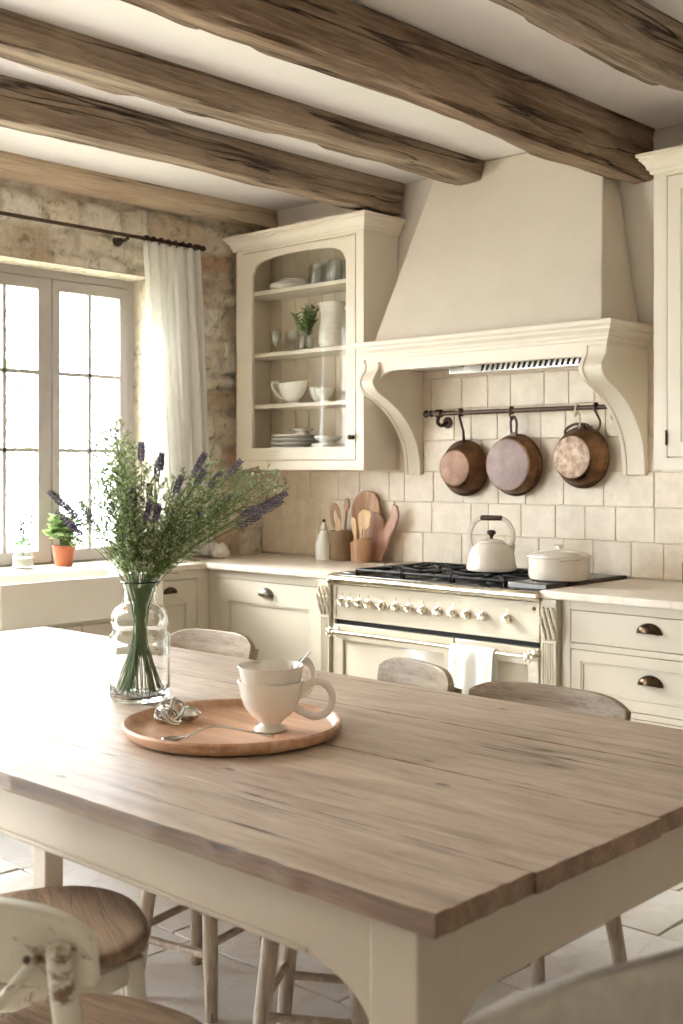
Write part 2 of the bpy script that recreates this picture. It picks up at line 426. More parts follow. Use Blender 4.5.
def gy():
    out = []; y = 1.7
    while y < YB: out.append(y); y += .02
    out.append(YB); out += [WY0, WY1]; return sorted(set(round(q, 4) for q in out))
def gz():
    out = [0, .3, .6, .8]; z = .88
    while z < ZC: out.append(z); z += .02
    out += [ZC, WZ0-.035, WZ1]; return sorted(set(round(q, 4) for q in out))
GY, GZ = gy(), gz(); F = []
for i, y in enumerate(GY):
    for j, z in enumerate(GZ):
        k, h, t = stone_at(y, z)
        V.append((XL - .010 + k*h + noise.noise((y*9, z*9, 1))*.010 + noise.noise((y*22, z*22, 5))*.006, y, z))
        tc = Vector(lin(t)[:3]); cc = mort.lerp(tc, k)*(1-.34*math.exp(-((k-.30)/.22)**2)*max(0, min(1, .5+1.6*noise.noise((y*4, z*4, 7))))); cols.append((cc.x, cc.y, cc.z, 1))  # shadow edges of the recessed joints painted into the vertex colour
nz = len(GZ)
for i in range(len(GY)-1):
    for j in range(nz-1):
        ym, zm = (GY[i]+GY[i+1])/2, (GZ[j]+GZ[j+1])/2
        if WY0 < ym < WY1 and WZ0-.035 < zm < WZ1: continue
        F.append((i*nz+j, (i+1)*nz+j, (i+1)*nz+j+1, i*nz+j+1))
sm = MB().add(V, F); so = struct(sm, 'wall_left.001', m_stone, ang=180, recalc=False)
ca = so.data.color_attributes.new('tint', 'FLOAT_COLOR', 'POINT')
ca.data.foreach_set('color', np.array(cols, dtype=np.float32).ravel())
# uneven reveals of the opening in stone
def reveal(fn, nu, nv):
    V = []; cl = []; F = []
    for i in range(nu):
        for j in range(nv):
            p, nrm = fn(i/(nu-1), j/(nv-1)); n_ = noise.noise((p[0]*8, p[1]*8, p[2]*8))*.008 + noise.noise((p[0]*30, p[1]*30, p[2]*30))*.003
            V.append(tuple(Vector(p) + Vector(nrm)*(n_*min(1, 4*min(j/(nv-1), 1-j/(nv-1)))+.004))); c = Vector(lin((236,226,206))[:3])*(1+.1*n_*60*.1); cl.append((c.x, c.y, c.z, 1))
    for i in range(nu-1):
        for j in range(nv-1): F.append((i*nv+j, (i+1)*nv+j, (i+1)*nv+j+1, i*nv+j+1))
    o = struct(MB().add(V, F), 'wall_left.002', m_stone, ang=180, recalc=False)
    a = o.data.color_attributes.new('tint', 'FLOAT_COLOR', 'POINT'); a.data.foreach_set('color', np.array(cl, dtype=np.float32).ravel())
reveal(lambda u, v: ((XL-.2*v, WY1, WZ0-.03+(WZ1-WZ0+.03)*u), (0,-1,0)), 60, 12)
reveal(lambda u, v: ((XL-.2*v, WY0, WZ0-.03+(WZ1-WZ0+.03)*u), (0,1,0)), 60, 12)
reveal(lambda u, v: ((XL-.2*v, WY0+(WY1-WY0)*u, WZ1), (0,0,-1)), 60, 12)

# window: outer frame, three casements with bars and panes
XW = -5.5
w1 = thing('window_1', None, None, (XW, 3.28, WZ0), 0); w1['kind'] = 'structure'
f = MB(); f.ring_prism([(WY0,WZ0-.03),(WY1,WZ0-.03),(WY1,WZ1),(WY0,WZ1)], [(WY0+.055,WZ0+.01),(WY1-.055,WZ0+.01),(WY1-.055,WZ1-.05),(WY0+.055,WZ1-.05)], 'x', XW-.05, XW+.012)
f.build('window_frame', m_window, w1, bevel=.004)
ly = [(2.505,3.025),(3.03,3.553),(3.557,4.045)]
for a, b in ly:
    st_ = .048 if a > 3.5 else .05
    z0, z1 = WZ0+.012, WZ1-.052
    g0, g1, h0, h1 = a+st_, b-st_-(.03 if 3 < a < 3.5 else 0), z0+.065, z1-.06
    c = MB(); c.ring_prism([(a,z0),(b,z0),(b,z1),(a,z1)], [(g0,h0),(g1,h0),(g1,h1),(g0,h1)], 'x', XW-.025, XW+.022)
    co = c.build('casement', m_window, w1, bevel=.004)
    bars = MB(); bars.box(XW-.008, XW+.014, (g0+g1)/2-.0105, (g0+g1)/2+.0105, h0, h1)
    for zz in (1.937, 1.525): bars.box(XW-.008, XW+.014, g0, g1, zz-.0105, zz+.0105)
    bars.build('glazing_bars', m_window, co, bevel=.001, off=ORG[w1.name])
    MB().box(XW-.001, XW+.001, g0, g1, h0, h1).build('pane', m_pane, co, off=ORG[w1.name], smooth=False)

w2 = thing('added_light_window', None, None, (XW, .5, 0), 0); w2['kind'] = 'structure'  # unseen window, added to bring in light from the left
MB().ring_prism([(-.7,0),(1.7,0),(1.7,2.49),(-.7,2.49)], [(-.64,.06),(1.64,.06),(1.64,2.43),(-.64,2.43)], 'x', XW-.05, XW+.012).box(XW-.03, XW+.02, .47, .53, .06, 2.43).build('window_frame', m_window, w2, bevel=.004)
for a_, b_ in ((-.64,.47),(.53,1.64)): MB().box(XW-.001, XW+.001, a_, b_, .06, 2.43).build('pane', m_pane, w2, smooth=False)
# backsplash tiles
rb = random.Random(5); tl = MB()
for a, b, c_, d in slabs(XL+.005, -.9, .925, 2.06, .1625, [.165,.20,.22,.11,.26,.14], .003, rb):
    dy = rb.uniform(-.0015, .0015); tl.box(a, b, YB-.014+dy, YB-.002, c_, d)
struct(tl, 'trim_1', m_splash, bevel=.003, seg=2)
struct(MB().box(XL, -.9, YB-.009, YB-.001, .92, 2.06), 'trim_2', m_grout, smooth=False)

# ------------------------------------------------------------ ceiling beams
def beam(xr, w, zb, label, mat, seed, wob=.012, y1=YB-.01, y0=-1.2):
    rr = random.Random(seed); mb = MB(); zt = ZC+.004; cx, cz = xr-w/2, (zb+zt)/2; hw, hh = w/2, (zt-zb)/2
    base = []
    n = 9
    for (ax, az), (bx, bz) in (((-1,1),(-1,-1)), ((-1,-1),(1,-1)), ((1,-1),(1,1)), ((1,1),(-1,1))):
        for i in range(n):
            t = i/n; base.append((ax+(bx-ax)*t, az+(bz-az)*t))
    ny = 150; k = len(base); vs = []
    for i in range(ny):
        y = y0+(y1-y0)*i/(ny-1)
        sag = noise.noise((seed*3.7, y*.6, 0))*wob*1.2; side = noise.noise((seed*5.1+9, y*.5, 2))*wob*1.5
        for (u, v) in base:
            ch = 1.0
            cd = (abs(u)**14+abs(v)**14)**(1/14); uu, vv = u/cd, v/cd
            x = cx+uu*hw; z_ = cz+vv*hh
            e = noise.noise((x*9+seed, y*2.2, z_*9))*wob*.7 + noise.noise((x*30+seed, y*7, z_*30))*wob*.25
            if v < .95:
                if v < -.3 and abs(u) > .75:   # worn arrises
                    e -= max(0, noise.noise((seed+20, y*2.6, u*3))-.05)*wob*3.2
                x += uu*e + side; z_ += min(0, vv)*e + (sag if v < 0 else 0)
            vs.append((x, y, z_))
    fs = [(i*k+j, i*k+(j+1) % k, (i+1)*k+(j+1) % k, (i+1)*k+j) for i in range(ny-1) for j in range(k)]
    fs += [tuple(range(k-1, -1, -1)), tuple(range((ny-1)*k, ny*k))]
    mb.add(vs, fs); return single(mb, 'ceiling_beam', mat, (cx, y1, zb), label, 'beam', 'exposed oak ceiling beams', ang=50)
beam(-5.165, .125, 2.865, 'slim pale ceiling beam running along the stone window wall', m_beam3, 1)
beam(-4.17, .13, 2.80, 'rough brown ceiling beam ending above the glazed wall cabinet', m_beam2, 2, .015)
beam(-3.57, .165, 2.86, 'greyish ceiling beam whose squared end dies into the hood plaster', m_beam2, 3, .012, y1=4.86)
beam(-2.67, .15, 2.75, 'thick dark cracked ceiling beam ending between hood and right wall cabinet', m_beam, 4, .022)
beam(-1.97, .13, 2.80, 'knotty cracked ceiling beam at the top right above the tall cabinet', m_beam2, 5, .02)

# ------------------------------------------------------------ garden beyond the window
struct(MB().box(-30, XL-.34, -10, 16, -.25, -.2), 'ground', m_gravel, smooth=False)
def shrub(x, y, z, r, h, label, seed, n=900, flowers=False, nm='garden_shrub'):
    rr = random.Random(seed); t = thing(nm, label, 'shrub', (x, y, -.2), 0, world=False)
    lf = MB()
    for i in range(n):
        a = rr.uniform(0, 2*PI); ph = rr.uniform(-.3, 1)*PI/2; q = rr.uniform(.65, 1)
        p = Vector((math.cos(a)*math.cos(ph)*r*q, math.sin(a)*math.cos(ph)*r*q, h*.5+math.sin(ph)*h*.5*q))
        d = Vector((rr.uniform(-1,1), rr.uniform(-1,1), rr.uniform(-.4,1))).normalized(); s_ = d.orthogonal().normalized()*.03; L = .09
        lf.add([p, p+d*L*.5+s_, p+d*L, p+d*L*.5-s_], [(0,1,2,3)])
    lf.build('foliage', m_garden, t, recalc=False, smooth=False)
    st_ = MB()
    for i in range(6):
        a = i*PI/3; st_.tube([(0,0,0), (math.cos(a)*r*.3, math.sin(a)*r*.3, h*.4), (math.cos(a)*r*.6, math.sin(a)*r*.6, h*.7)], [.03,.02,.01], 6)
    st_.build('stem', m_soil, t)
    if flowers:
        fb = MB()
        for i in range(60):
            a = rr.uniform(0, 2*PI); q = rr.uniform(0, r); p = Vector((math.cos(a)*q, math.sin(a)*q, h*.8))
            for k in range(10): fb.sphere(p+Vector((rr.uniform(-.02,.02), rr.uniform(-.02,.02), k*.025)), .014, 5, 3)
        fb.build('flowers', m_lav, t, recalc=False)['kind'] = 'stuff'
shrub(-11, 4.4, 0, 1.3, 3.0, 'tall pale green shrub in the garden straight behind the window', 21, 2600)
shrub(-9.2, 1.6, 0, 1.2, 2.4, 'rounded green shrub at the left of the garden view', 22, 2000)
shrub(-13, 6.9, 0, 1.6, 3.8, 'far green shrub seen through the right casement', 23, 2600)
shrub(-7.6, 3.35, 0, .55, 1.25, 'lavender bush flowering purple just outside the window', 24, 900, True, 'lavender_bush')
# ------------------------------------------------------------ joinery helpers (front faces look towards -Y, or +X when turned)
def panel_door(mb, x0, x1, z0, z1, y, fr=.06, th=.022, rec=.008, top=None):
    """framed door: frame ring proud of a recessed panel, panel with small bead"""
    t = top or fr
    o = [(x0,z0),(x1,z0),(x1,z1),(x0,z1)]; i = [(x0+fr,z0+fr),(x1-fr,z0+fr),(x1-fr,z1-t),(x0+fr,z1-t)]
    mb.ring_prism(o, i, 'y', y, y+th)
    mb.box(x0+fr-.002, x1-fr+.002, y+rec, y+th-.002, z0+fr-.002, z1-t+.002)
    b = [(x0+fr+.001,z0+fr+.001),(x1-fr-.001,z0+fr+.001),(x1-fr-.001,z1-t-.001),(x0+fr+.001,z1-t-.001)]
    w = .008; b2 = [(b[0][0]+w,b[0][1]+w),(b[1][0]-w,b[1][1]+w),(b[2][0]-w,b[2][1]-w),(b[3][0]+w,b[3][1]-w)]
    mb.ring_prism(b, b2, 'y', y+.003, y+rec+.002)
    return mb
def cup_pull(mb, x, y, z, w=.085):
    """half-round bin pull opening downwards"""
    def fn(u, v):
        a = PI*u; r = w/2; t = v*PI/2
        px = -math.cos(a)*r*(.75+.25*math.cos(t)) ; pz = math.sin(a)*r*.74*math.cos(t*.9)
        return (x+px, y-.028*math.sin(t)*(.35+.65*math.sin(a)), z+pz-.004)
    mb.grid(17, 8, fn, thick=.003)
    mb.prism([(x+w*.54*math.cos(a), z-.006+w*.36*math.sin(a)) for a in [PI*i/16 for i in range(17)]], 'y', y-.003, y+.001)
    return mb
def to_west(mb, start=0, px=0, py=0):
    """turn geometry written for a -Y front into a +X front about (px,py)"""
    M = Matrix.Translation((px, py, 0)) @ Matrix.Rotation(math.radians(90), 4, 'Z') @ Matrix.Translation((-px, -py, 0))
    return mb.xf(M, start)
crown = [(0,0),(.012,0),(.014,.012),(.022,.018),(.026,.034),(.040,.052),(.046,.056),(.046,.066),(.056,.070),(.056,.084),(0,.084)]

# ---- glazed wall cabinet
x0, x1, yf, z0, z1 = -5.215, -4.21, 4.63, 1.42, 2.70
t = thing('wall_cabinet', 'cream glazed wall cabinet with arched glass door and crockery inside', 'cabinet', ((x0+x1)/2, 4.76, z0))
b = MB(); b.box(x0, x0+.018, yf+.02, 4.905, z0, z1+.06); b.box(x1-.018, x1, yf+.02, 4.905, z0, z1+.06)
b.box(x0+.018, x1-.018, yf+.02, 4.905, z1+.02, z1+.06)
b.build('carcass', m_cream, t, bevel=.002)
b = MB(); b.box(x0+.018, x1-.018, yf+.02, 4.905, z0+.02, z0+.06)
n = 9
for i in range(n):
    a = x0+.018+(x1-x0-.036)*i/n; b.box(a+.0015, a+(x1-x0-.036)/n-.0015, 4.886, 4.905, z0+.06, z1+.02)
b.build('back_boards', m_cream_in, t, bevel=.003)
b = MB(); b.ring_prism([(x0,z0),(x1,z0),(x1,z1+.02),(x0,z1+.02)], [(x0+.056,z0+.052),(x1-.056,z0+.052),(x1-.056,2.672),(x0+.056,2.672)], 'y', yf, yf+.022)
b.build('face_frame', m_cream, t, bevel=.002)
b = MB(); b.sweep([(o, z1-.012+z) for o, z in crown], [(x0+.0,4.905),(x0,yf),(x1,yf),(x1,4.905)], 1)
b.box(x0, x1, yf, 4.905, z1+.055, z1+.068); cr = b.build('crown_moulding', m_cream, t, ang=30)
dx0, dx1, dz0, dz1 = -5.158, -4.268, 1.476, 2.668; gx0, gx1 = -5.08, -4.336
inn = [(gx0, 1.545), (gx1, 1.545)]; out = [(dx0, dz0), (dx1, dz0)]
K = 22
for i in range(K+1):
    u = 1-2*i/K; uu = math.copysign(abs(u)**.7, u); xx = (gx0+gx1)/2+(gx1-gx0)/2*uu
    inn.append((xx, 2.54+.065*max(0, 1-abs(uu)**8)**.5+.028*(1-uu*uu)))
    out.append(((dx0+dx1)/2+(dx1-dx0)/2*uu, dz1))
b = MB(); b.ring_prism(out, inn, 'y', yf-.004, yf+.018); dr = b.build('door', m_cream, t, bevel=.002)
MB().box(gx0-.01, gx1+.01, yf+.010, yf+.012, 1.54, 2.64).build('glass_pane', m_cabglass, dr, off=ORG[t.name], smooth=False)
b = MB(); b.lathe([(.007,0),(.006,.012),(.013,.018),(.015,.026),(.010,.034),(.001,.036)], (-4.285, yf-.004, 1.594), 16, M=Matrix.Rotation(math.radians(90), 4, 'X'))
b.lathe([(.014,-.001),(.014,.003),(.001,.004)], (-4.285, yf-.004, 1.594), 16, M=Matrix.Rotation(math.radians(90), 4, 'X')); b.build('knob', m_bronze, dr, off=ORG[t.name])
for z in (2.438, 2.08, 1.784): MB().box(x0+.019, x1-.019, yf+.035, 4.885, z-.011, z+.011).build('shelf', m_cream, t, bevel=.002)

# ---- crockery in it
def plate_mb(r, h=.018):
    return MB().lathe([(.001,.004),(r*.55,.004),(r*.58,0),(r*.62,.003),(r*.95,h*.8),(r,h),(r*.985,h+.003),(r*.93,h*.85),(r*.62,.008),(r*.5,.007),(.001,.007)], seg=40)
def place(o, loc, label=None, group=None, rz=None):
    o.location = loc
    if label: o['label'] = label
    if group: o['group'] = group
    if rz is not None: o.rotation_euler = (0,0,rz)
    return o
p0 = single(plate_mb(.125), 'dinner_plate', m_white, (0,0,0), 'bottom plate of the stack on the top shelf behind glass', 'plate', 'plates on the top shelf')
place(p0, (-4.885, 4.755, 2.4495))
for k, (dx, sc_, lb) in enumerate([(0,.98,'second plate from the bottom of the top shelf stack'), (.015,.82,'third plate up in the top shelf stack'), (.02,.80,'uppermost plate of the stack on the top shelf behind glass')]):
    c = copy_tree(p0, (-4.885+dx, 4.755, 2.4495+.0105*(k+1)+(.002*k)), label=lb); c.scale = (sc_,)*3
def tumbler_mb(r=.032, h=.10, foot=False):
    if foot: pr = [(.001,.002),(.028,0),(.030,.003),(.006,.008),(.005,.045),(.012,.055),(r,.085),(r*1.05,h+.03),(r*1.0,h+.03),(r*.95,.088),(.008,.060),(.001,.059)]
    else: pr = [(.001,0),(r*.85,0),(r*.9,.004),(r,h),(r*.95,h),(r*.85,.008),(.001,.008)]
    return MB().lathe(pr, seg=20)
g0 = None
for k, (x, y) in enumerate([(-4.735,4.80),(-4.66,4.74),(-4.655,4.83),(-4.585,4.78),(-4.51,4.73),(-4.505,4.82),(-4.43,4.77)]):
    lb = ['tumbler next to the plates on the top shelf', 'front tumbler second from the plates on the top shelf', 'back tumbler second from the plates on the top shelf', 'tumbler in the middle of the top shelf group', 'front tumbler near the right end of the top shelf', 'back tumbler near the right end of the top shelf', 'rightmost clear tumbler on the top shelf'][k]
    lb = 'clear ' + lb if not 'clear' in lb else lb
    if g0 is None: g0 = single(tumbler_mb(.040,.125), 'glass_tumbler', m_glass, (0,0,0), lb, 'glass', 'clear tumblers on the top shelf'); place(g0, (x,y,2.4495))
    else: copy_tree(g0, (x,y,2.4495), label=lb)
s0 = None
for k, (x, y) in enumerate([(-5.04,4.78),(-4.975,4.72),(-4.955,4.82),(-4.885,4.78)]):
    lb = ['leftmost stemmed glass on the second shelf', 'front stemmed glass beside the leftmost one on the second shelf', 'back stemmed glass beside the leftmost one on the second shelf', 'stemmed glass nearest the jar of greens on the second shelf'][k]
    if s0 is None: s0 = single(tumbler_mb(.030,.10,True), 'stemmed_glass', m_glass, (0,0,0), lb, 'glass', 'stemmed glasses on the second shelf'); place(s0, (x,y,2.0915))
    else: copy_tree(s0, (x,y,2.0915), label=lb)
# pitcher
t = thing('pitcher', 'tall white ribbed pitcher on the second shelf of the glazed cabinet', 'pitcher', (-4.535, 4.75, 2.0915), world=False)
H = .255
def pit(z): return .062+.012*math.cos(z/H*PI*1.1) if z < .2 else .052+.02*(z-.2)/.055
pr = [(.001,0),(.060,0),(.066,.006),(.072,.04),(.070,.09),(.064,.15),(.060,.19),(.064,.23),(.070,H)]
rib = []
for i, (r, z) in enumerate(pr):
    rib.append((r, z))
rr_ = [(.001,0),(.058,0)]
for i in range(26):
    z = .005+i*.0098; base = np.interp(z, [p[1] for p in pr[2:]], [p[0] for p in pr[2:]]); rr_.append((base*1.06+(.0025 if i % 3 == 0 and 2 < i < 22 else 0), z))
zt = rr_[-1][1]; rt = rr_[-1][0]
rr_ += [(rt-.004, zt+.002), (rt-.008, zt-.02), (.052,.15), (.06,.05), (.05,.012), (.001,.012)]
b = MB().lathe(rr_, seg=40)
def spout(v):
    x, y, z = v; k = max(0, (z-.19)/.06); a = math.atan2(y, x); d = math.exp(-((abs(a)-PI)**2)/.12) if abs(a) > 1.5 else 0
    return (x-d*k*k*.045, y, z+d*k*.012)
b.v = [spout(v) for v in b.v]; b.build('body', m_matte, t, ang=50)
b = MB().tube(spline([(.058,0,.215),(.10,0,.205),(.105,0,.15),(.085,0,.08),(.066,0,.06)], 6), .007, 8, flat=1.4); b.build('handle', m_matte, t)
t.scale = (1.16, 1.16, 1.0)
# small jar of greens
t = thing('jar_of_greens', 'small glass jar holding fresh green sprigs beside the white pitcher', 'jar', (-4.765, 4.75, 2.0915), world=False)
MB().lathe([(.001,0),(.034,0),(.038,.01),(.038,.06),(.030,.085),(.036,.10),(.033,.10),(.027,.085),(.035,.06),(.034,.012),(.001,.01)], seg=20).build('jar', m_glass, t)
rg = random.Random(4); st = MB(); lf = MB()
for i in range(13):
    a = rg.uniform(0, 2*PI); l = rg.uniform(.03,.10); tip = Vector((math.cos(a)*l, math.sin(a)*l*.7, rg.uniform(.15,.215)))
    p = spline([(rg.uniform(-.01,.01), 0, .012), (tip.x*.2, tip.y*.2, .09), tip], 6); st.tube(p, .0018, 5)
    for k in range(5, len(p)):
        for q in (-1, 1):
            d = Vector((math.cos(a+q*1.2), math.sin(a+q*1.2), .7)).normalized()*rg.uniform(.03,.045); w = d.cross(Vector((0,0,1))).normalized()*.009; c0 = Vector(p[k])
            lf.add([c0, c0+d*.5+w, c0+d, c0+d*.5-w], [(0,1,2,3)])
st.build('stems', m_stem, t); lf.build('leaves', m_cableaf, t, recalc=False, smooth=False)
t.scale = (1.25, 1.25, 1.08)
def cup_mb(R, H, foot=.5, ribs=False, lip=.002, wall=.004):
    pr = [(.001,.004),(R*foot*.85,.003),(R*foot,0),(R*foot,.006),(R*foot*.8,.012),(R*foot*.82,.018)]
    for i in range(1, 13):
        u = i/12; pr.append((R*foot*.8+(R-R*foot*.8)*math.sin(u*PI/2)**.75*(.93+.07*u), .018+(H-.018)*u**1.15))
    pr.append((R+lip, H)); pr.append((R-wall*.5, H+.001))
    for i in range(11, 0, -1):
        u = i/12; pr.append((R*foot*.8+(R-R*foot*.8)*math.sin(u*PI/2)**.75*(.93+.07*u)-wall, .018+wall+(H-.018-wall)*u**1.15))
    pr.append((.001, .024)); return MB().lathe(pr, seg=40)
t = thing('gravy_boat', 'white footed sauce boat with loop handle on the third shelf', 'sauce boat', (-4.86, 4.74, 1.7955), world=False)
b = cup_mb(.085, .105, .5)
b.v = [(x*(1.18 if x > 0 else 1.0)*1.0, y*.8, z+(.012*max(0, x/.1)**2+.006*max(0,-x/.085)**2)*(z/.1)) for x, y, z in b.v]; b.build('bowl', m_white, t, ang=50)
MB().tube(spline([(-.078,0,.098),(-.125,0,.118),(-.158,0,.112),(-.150,0,.085),(-.105,0,.045),(-.055,0,.030)], 6), .006, 8, flat=1.5).build('handle', m_white, t)
t.scale = (1.08, 1.08, 1.12)
t = thing('teacup', 'white cup partly hidden behind the small bowl on the third shelf', 'cup', (-4.715, 4.80, 1.7955), world=False)
cup_mb(.048, .092, .55).build('cup', m_white, t, ang=50); MB().tube(spline([(.04,0,.08),(.072,0,.075),(.07,0,.04),(.035,0,.03)], 6), .004, 8).build('handle', m_white, t)
b = cup_mb(.058, .072, .6); b.lathe([(.05,.068),(.052,.078),(.048,.084),(.001,.086)], seg=32)
single(b, 'lidded_bowl', m_white, (-4.63, 4.72, 1.7955), 'small white lidded bowl at the right of the third shelf', 'bowl', ang=50) if False else None
bb = cup_mb(.058, .078, .6); bb.v = bb.v
o = single(MB().add(bb.v, bb.f), 'small_bowl', m_white, (0,0,0), 'small white footed bowl at the right of the third shelf', 'bowl', ang=50); place(o, (-4.60, 4.735, 1.7955))
p1 = single(plate_mb(.135, .020), 'serving_plate', m_white, (0,0,0), 'lowest plate of the big stack on the cabinet floor', 'plate', 'plates on the cabinet floor'); place(p1, (-4.87, 4.755, 1.4805))
for k in range(1, 6):
    c = copy_tree(p1, (-4.87+.003*(k % 2), 4.755, 1.4805+.0235*k), label=['','second plate up in the big stack on the cabinet floor','third plate up in the big stack on the cabinet floor','fourth plate up in the big stack on the cabinet floor','fifth plate up in the big stack on the cabinet floor','top plate of the big stack on the cabinet floor'][k])
    c.scale = (1-.01*k, 1-.01*k, 1)
o = single(MB().add(*(lambda m: (m.v, m.f))(cup_mb(.07, .03, .7))), 'shallow_dish', m_white, (0,0,0), 'shallow white dish resting on the plate stack at cabinet floor', 'dish', ang=50); place(o, (-4.80, 4.755, 1.4805+.1175+.0235))
t0 = thing('lug_bowl', 'lower white bowl with small side handles on the cabinet floor', 'bowl', (-4.575, 4.735, 1.4805), 0, 'bowls on the cabinet floor', world=False)
cup_mb(.092, .085, .5).build('bowl', m_white, t0, ang=50)
for q in (-1, 1): MB().tube(spline([(q*.082,-.025,.068),(q*.112,-.02,.066),(q*.112,.02,.066),(q*.082,.025,.068)], 5), .0045, 8).build('handle', m_white, t0)
b = cup_mb(.08, .05, .6); o = single(MB().add(b.v, b.f), 'soup_bowl', m_white, (0,0,0), 'upper white bowl stacked in the handled bowl on the cabinet floor', 'bowl', 'bowls on the cabinet floor', ang=50); place(o, (-4.572, 4.735, 1.4805+.078))

# ---- right wall cabinet
x0, x1 = -2.53, -1.5
t = thing('wall_cabinet', 'tall cream panelled wall cabinet at the right edge beside the hood', 'cabinet', ((x0+x1)/2, 4.76, z0))
b = MB(); b.box(x0, x1, yf+.02, 4.905, z0, z1+.06); b.ring_prism([(x0,z0),(x1,z0),(x1,z1+.02),(x0,z1+.02)], [(x0+.062,z0+.052),(x1-.05,z0+.052),(x1-.05,2.672),(x0+.062,2.672)], 'y', yf, yf+.022); b.build('carcass', m_cream, t, bevel=.002)
b = MB(); b.sweep([(o_, z1-.012+z) for o_, z in crown], [(x0,4.905),(x0,yf),(x1,yf),(x1,4.905)], 1); b.build('crown_moulding', m_cream, t, ang=30)
for a, c_ in ((x0+.066, -2.02), (-2.016, x1-.053)):
    d = panel_door(MB(), a, c_, 1.476, 2.668, yf-.003, .062).build('door', m_cream, t, bevel=.002)
    MB().box(a-.007, a+.001, yf-.008, yf, 1.53, 1.585).tube([(a-.003,yf-.009,1.525),(a-.003,yf-.009,1.59)], .004, 8).build('hinge', m_bronze, d, off=ORG[t.name])

# ---- range hood
hx0, hx1, hy = -4.17, -2.68, 4.53
t = thing('range_hood', 'large plastered cooker hood with moulded mantel and curved corbels', 'range hood', (-3.42, 4.7, 1.39))
b = MB()
bx0, bx1, by = -4.10, -2.75, 4.575; tx0, tx1, ty = -3.88, -2.895, 4.83
b.add([(bx0,by,2.06),(bx1,by,2.06),(bx1,4.91,2.06),(bx0,4.91,2.06),(tx0,ty,ZC-.002),(tx1,ty,ZC-.002),(tx1,4.91,ZC-.002),(tx0,4.91,ZC-.002)], [(0,3,2,1),(4,5,6,7),(0,1,5,4),(1,2,6,5),(2,3,7,6),(3,0,4,7)])
b.build('chimney', m_hood, t, bevel=.008, seg=3)
mp = [(0,1.965),(.004,1.965),(.004,1.985),(.010,1.99),(.012,2.003),(.020,2.008),(.022,2.018),(.034,2.030),(.038,2.034),(.038,2.044),(.046,2.050),(.050,2.056),(.050,2.070),(.044,2.076),(0,2.078)]
ix0, ix1, iy = hx0+.04, hx1-.04, hy+.035
b = MB(); b.sweep(mp, [(ix0,4.91),(ix0,iy),(ix1,iy),(ix1,4.91)], 1); b.box(ix0, ix1, iy, 4.91, 2.035, 2.074); b.build('mantel_shelf', m_cream, t, ang=25)
# frieze with rounded inner corners + side cheeks
zf0 = 1.925; fx0, fx1 = ix0+.085, ix1-.075
poly = [(ix0, 1.975), (ix0, 1.86), (fx0-.005, 1.86)] + [(fx0+.09-.09*math.cos(a), 1.845+.08*math.sin(a)) for a in [PI/2*i/10 for i in range(11)]][0:] + [(fx1-.09+.09*math.cos(a), 1.845+.08*math.sin(a)) for a in [PI/2-PI/2*i/10 for i in range(11)]] + [(fx1+.005, 1.86), (ix1, 1.86), (ix1, 1.975)]
b = MB(); b.prism(poly[::-1], 'y', iy, iy+.03); b.build('frieze', m_cream, t, bevel=.003)
prof = spline([(.355,1.97,0),(.36,1.93,0),(.385,1.895,0),(.395,1.86,0),(.355,1.815,0),(.27,1.775,0),(.175,1.715,0),(.10,1.64,0),(.05,1.56,0),(.028,1.48,0),(.02,1.395,0)], 5)
for q, (a, c_) in enumerate(((ix0-.01, fx0+.012), (fx1-.03, ix1+.012))):
    outl = [(4.905-p.x, p.y) for p in prof] + [(4.906, 1.395), (4.906, 1.97)]
    b = MB(); b.prism(outl, 'x', a+.012, c_-.012); b.build('corbel', m_cream, t, bevel=.006, seg=3)
    k = [c for c in t.children if c.name.startswith('corbel')][-1]
    rb_ = MB(); out2 = [(y-.010, z) for y, z in outl[:-2]] + [(y+.03, z) for y, z in outl[:-2]][::-1]
    for e0, e1 in ((a, a+.022), (c_-.022, c_)):
        rb_.prism([(4.905-p.x-.006, p.y) for p in prof] + [(4.9065, 1.395), (4.9065, 1.97)], 'x', e0, e1)
    rb_.build('edge_bead', m_cream, k, bevel=.003, off=ORG[t.name])
b = MB(); b.box(fx0-.02, fx1+.02, iy+.03, 4.905, 1.975, 1.985); b.box(fx0-.02, fx1+.02, 4.80, 4.905, 1.94, 1.975); b.build('soffit', m_hood, t, smooth=False)
b = MB(); b.box(-3.75, -2.86, 4.765, 4.80, 1.905, 1.974); b.build('filter', m_steel, t, bevel=.002)
fi = [c for c in t.children if c.name.startswith('filter')][-1]
b = MB()
for i in range(22): x = -3.55+i*.031; b.prism([(x,1.912),(x+.013,1.912),(x+.024,1.942),(x+.011,1.942)], 'y', 4.7635, 4.766)
b.build('slots', m_black, fi, off=ORG[t.name], smooth=False)

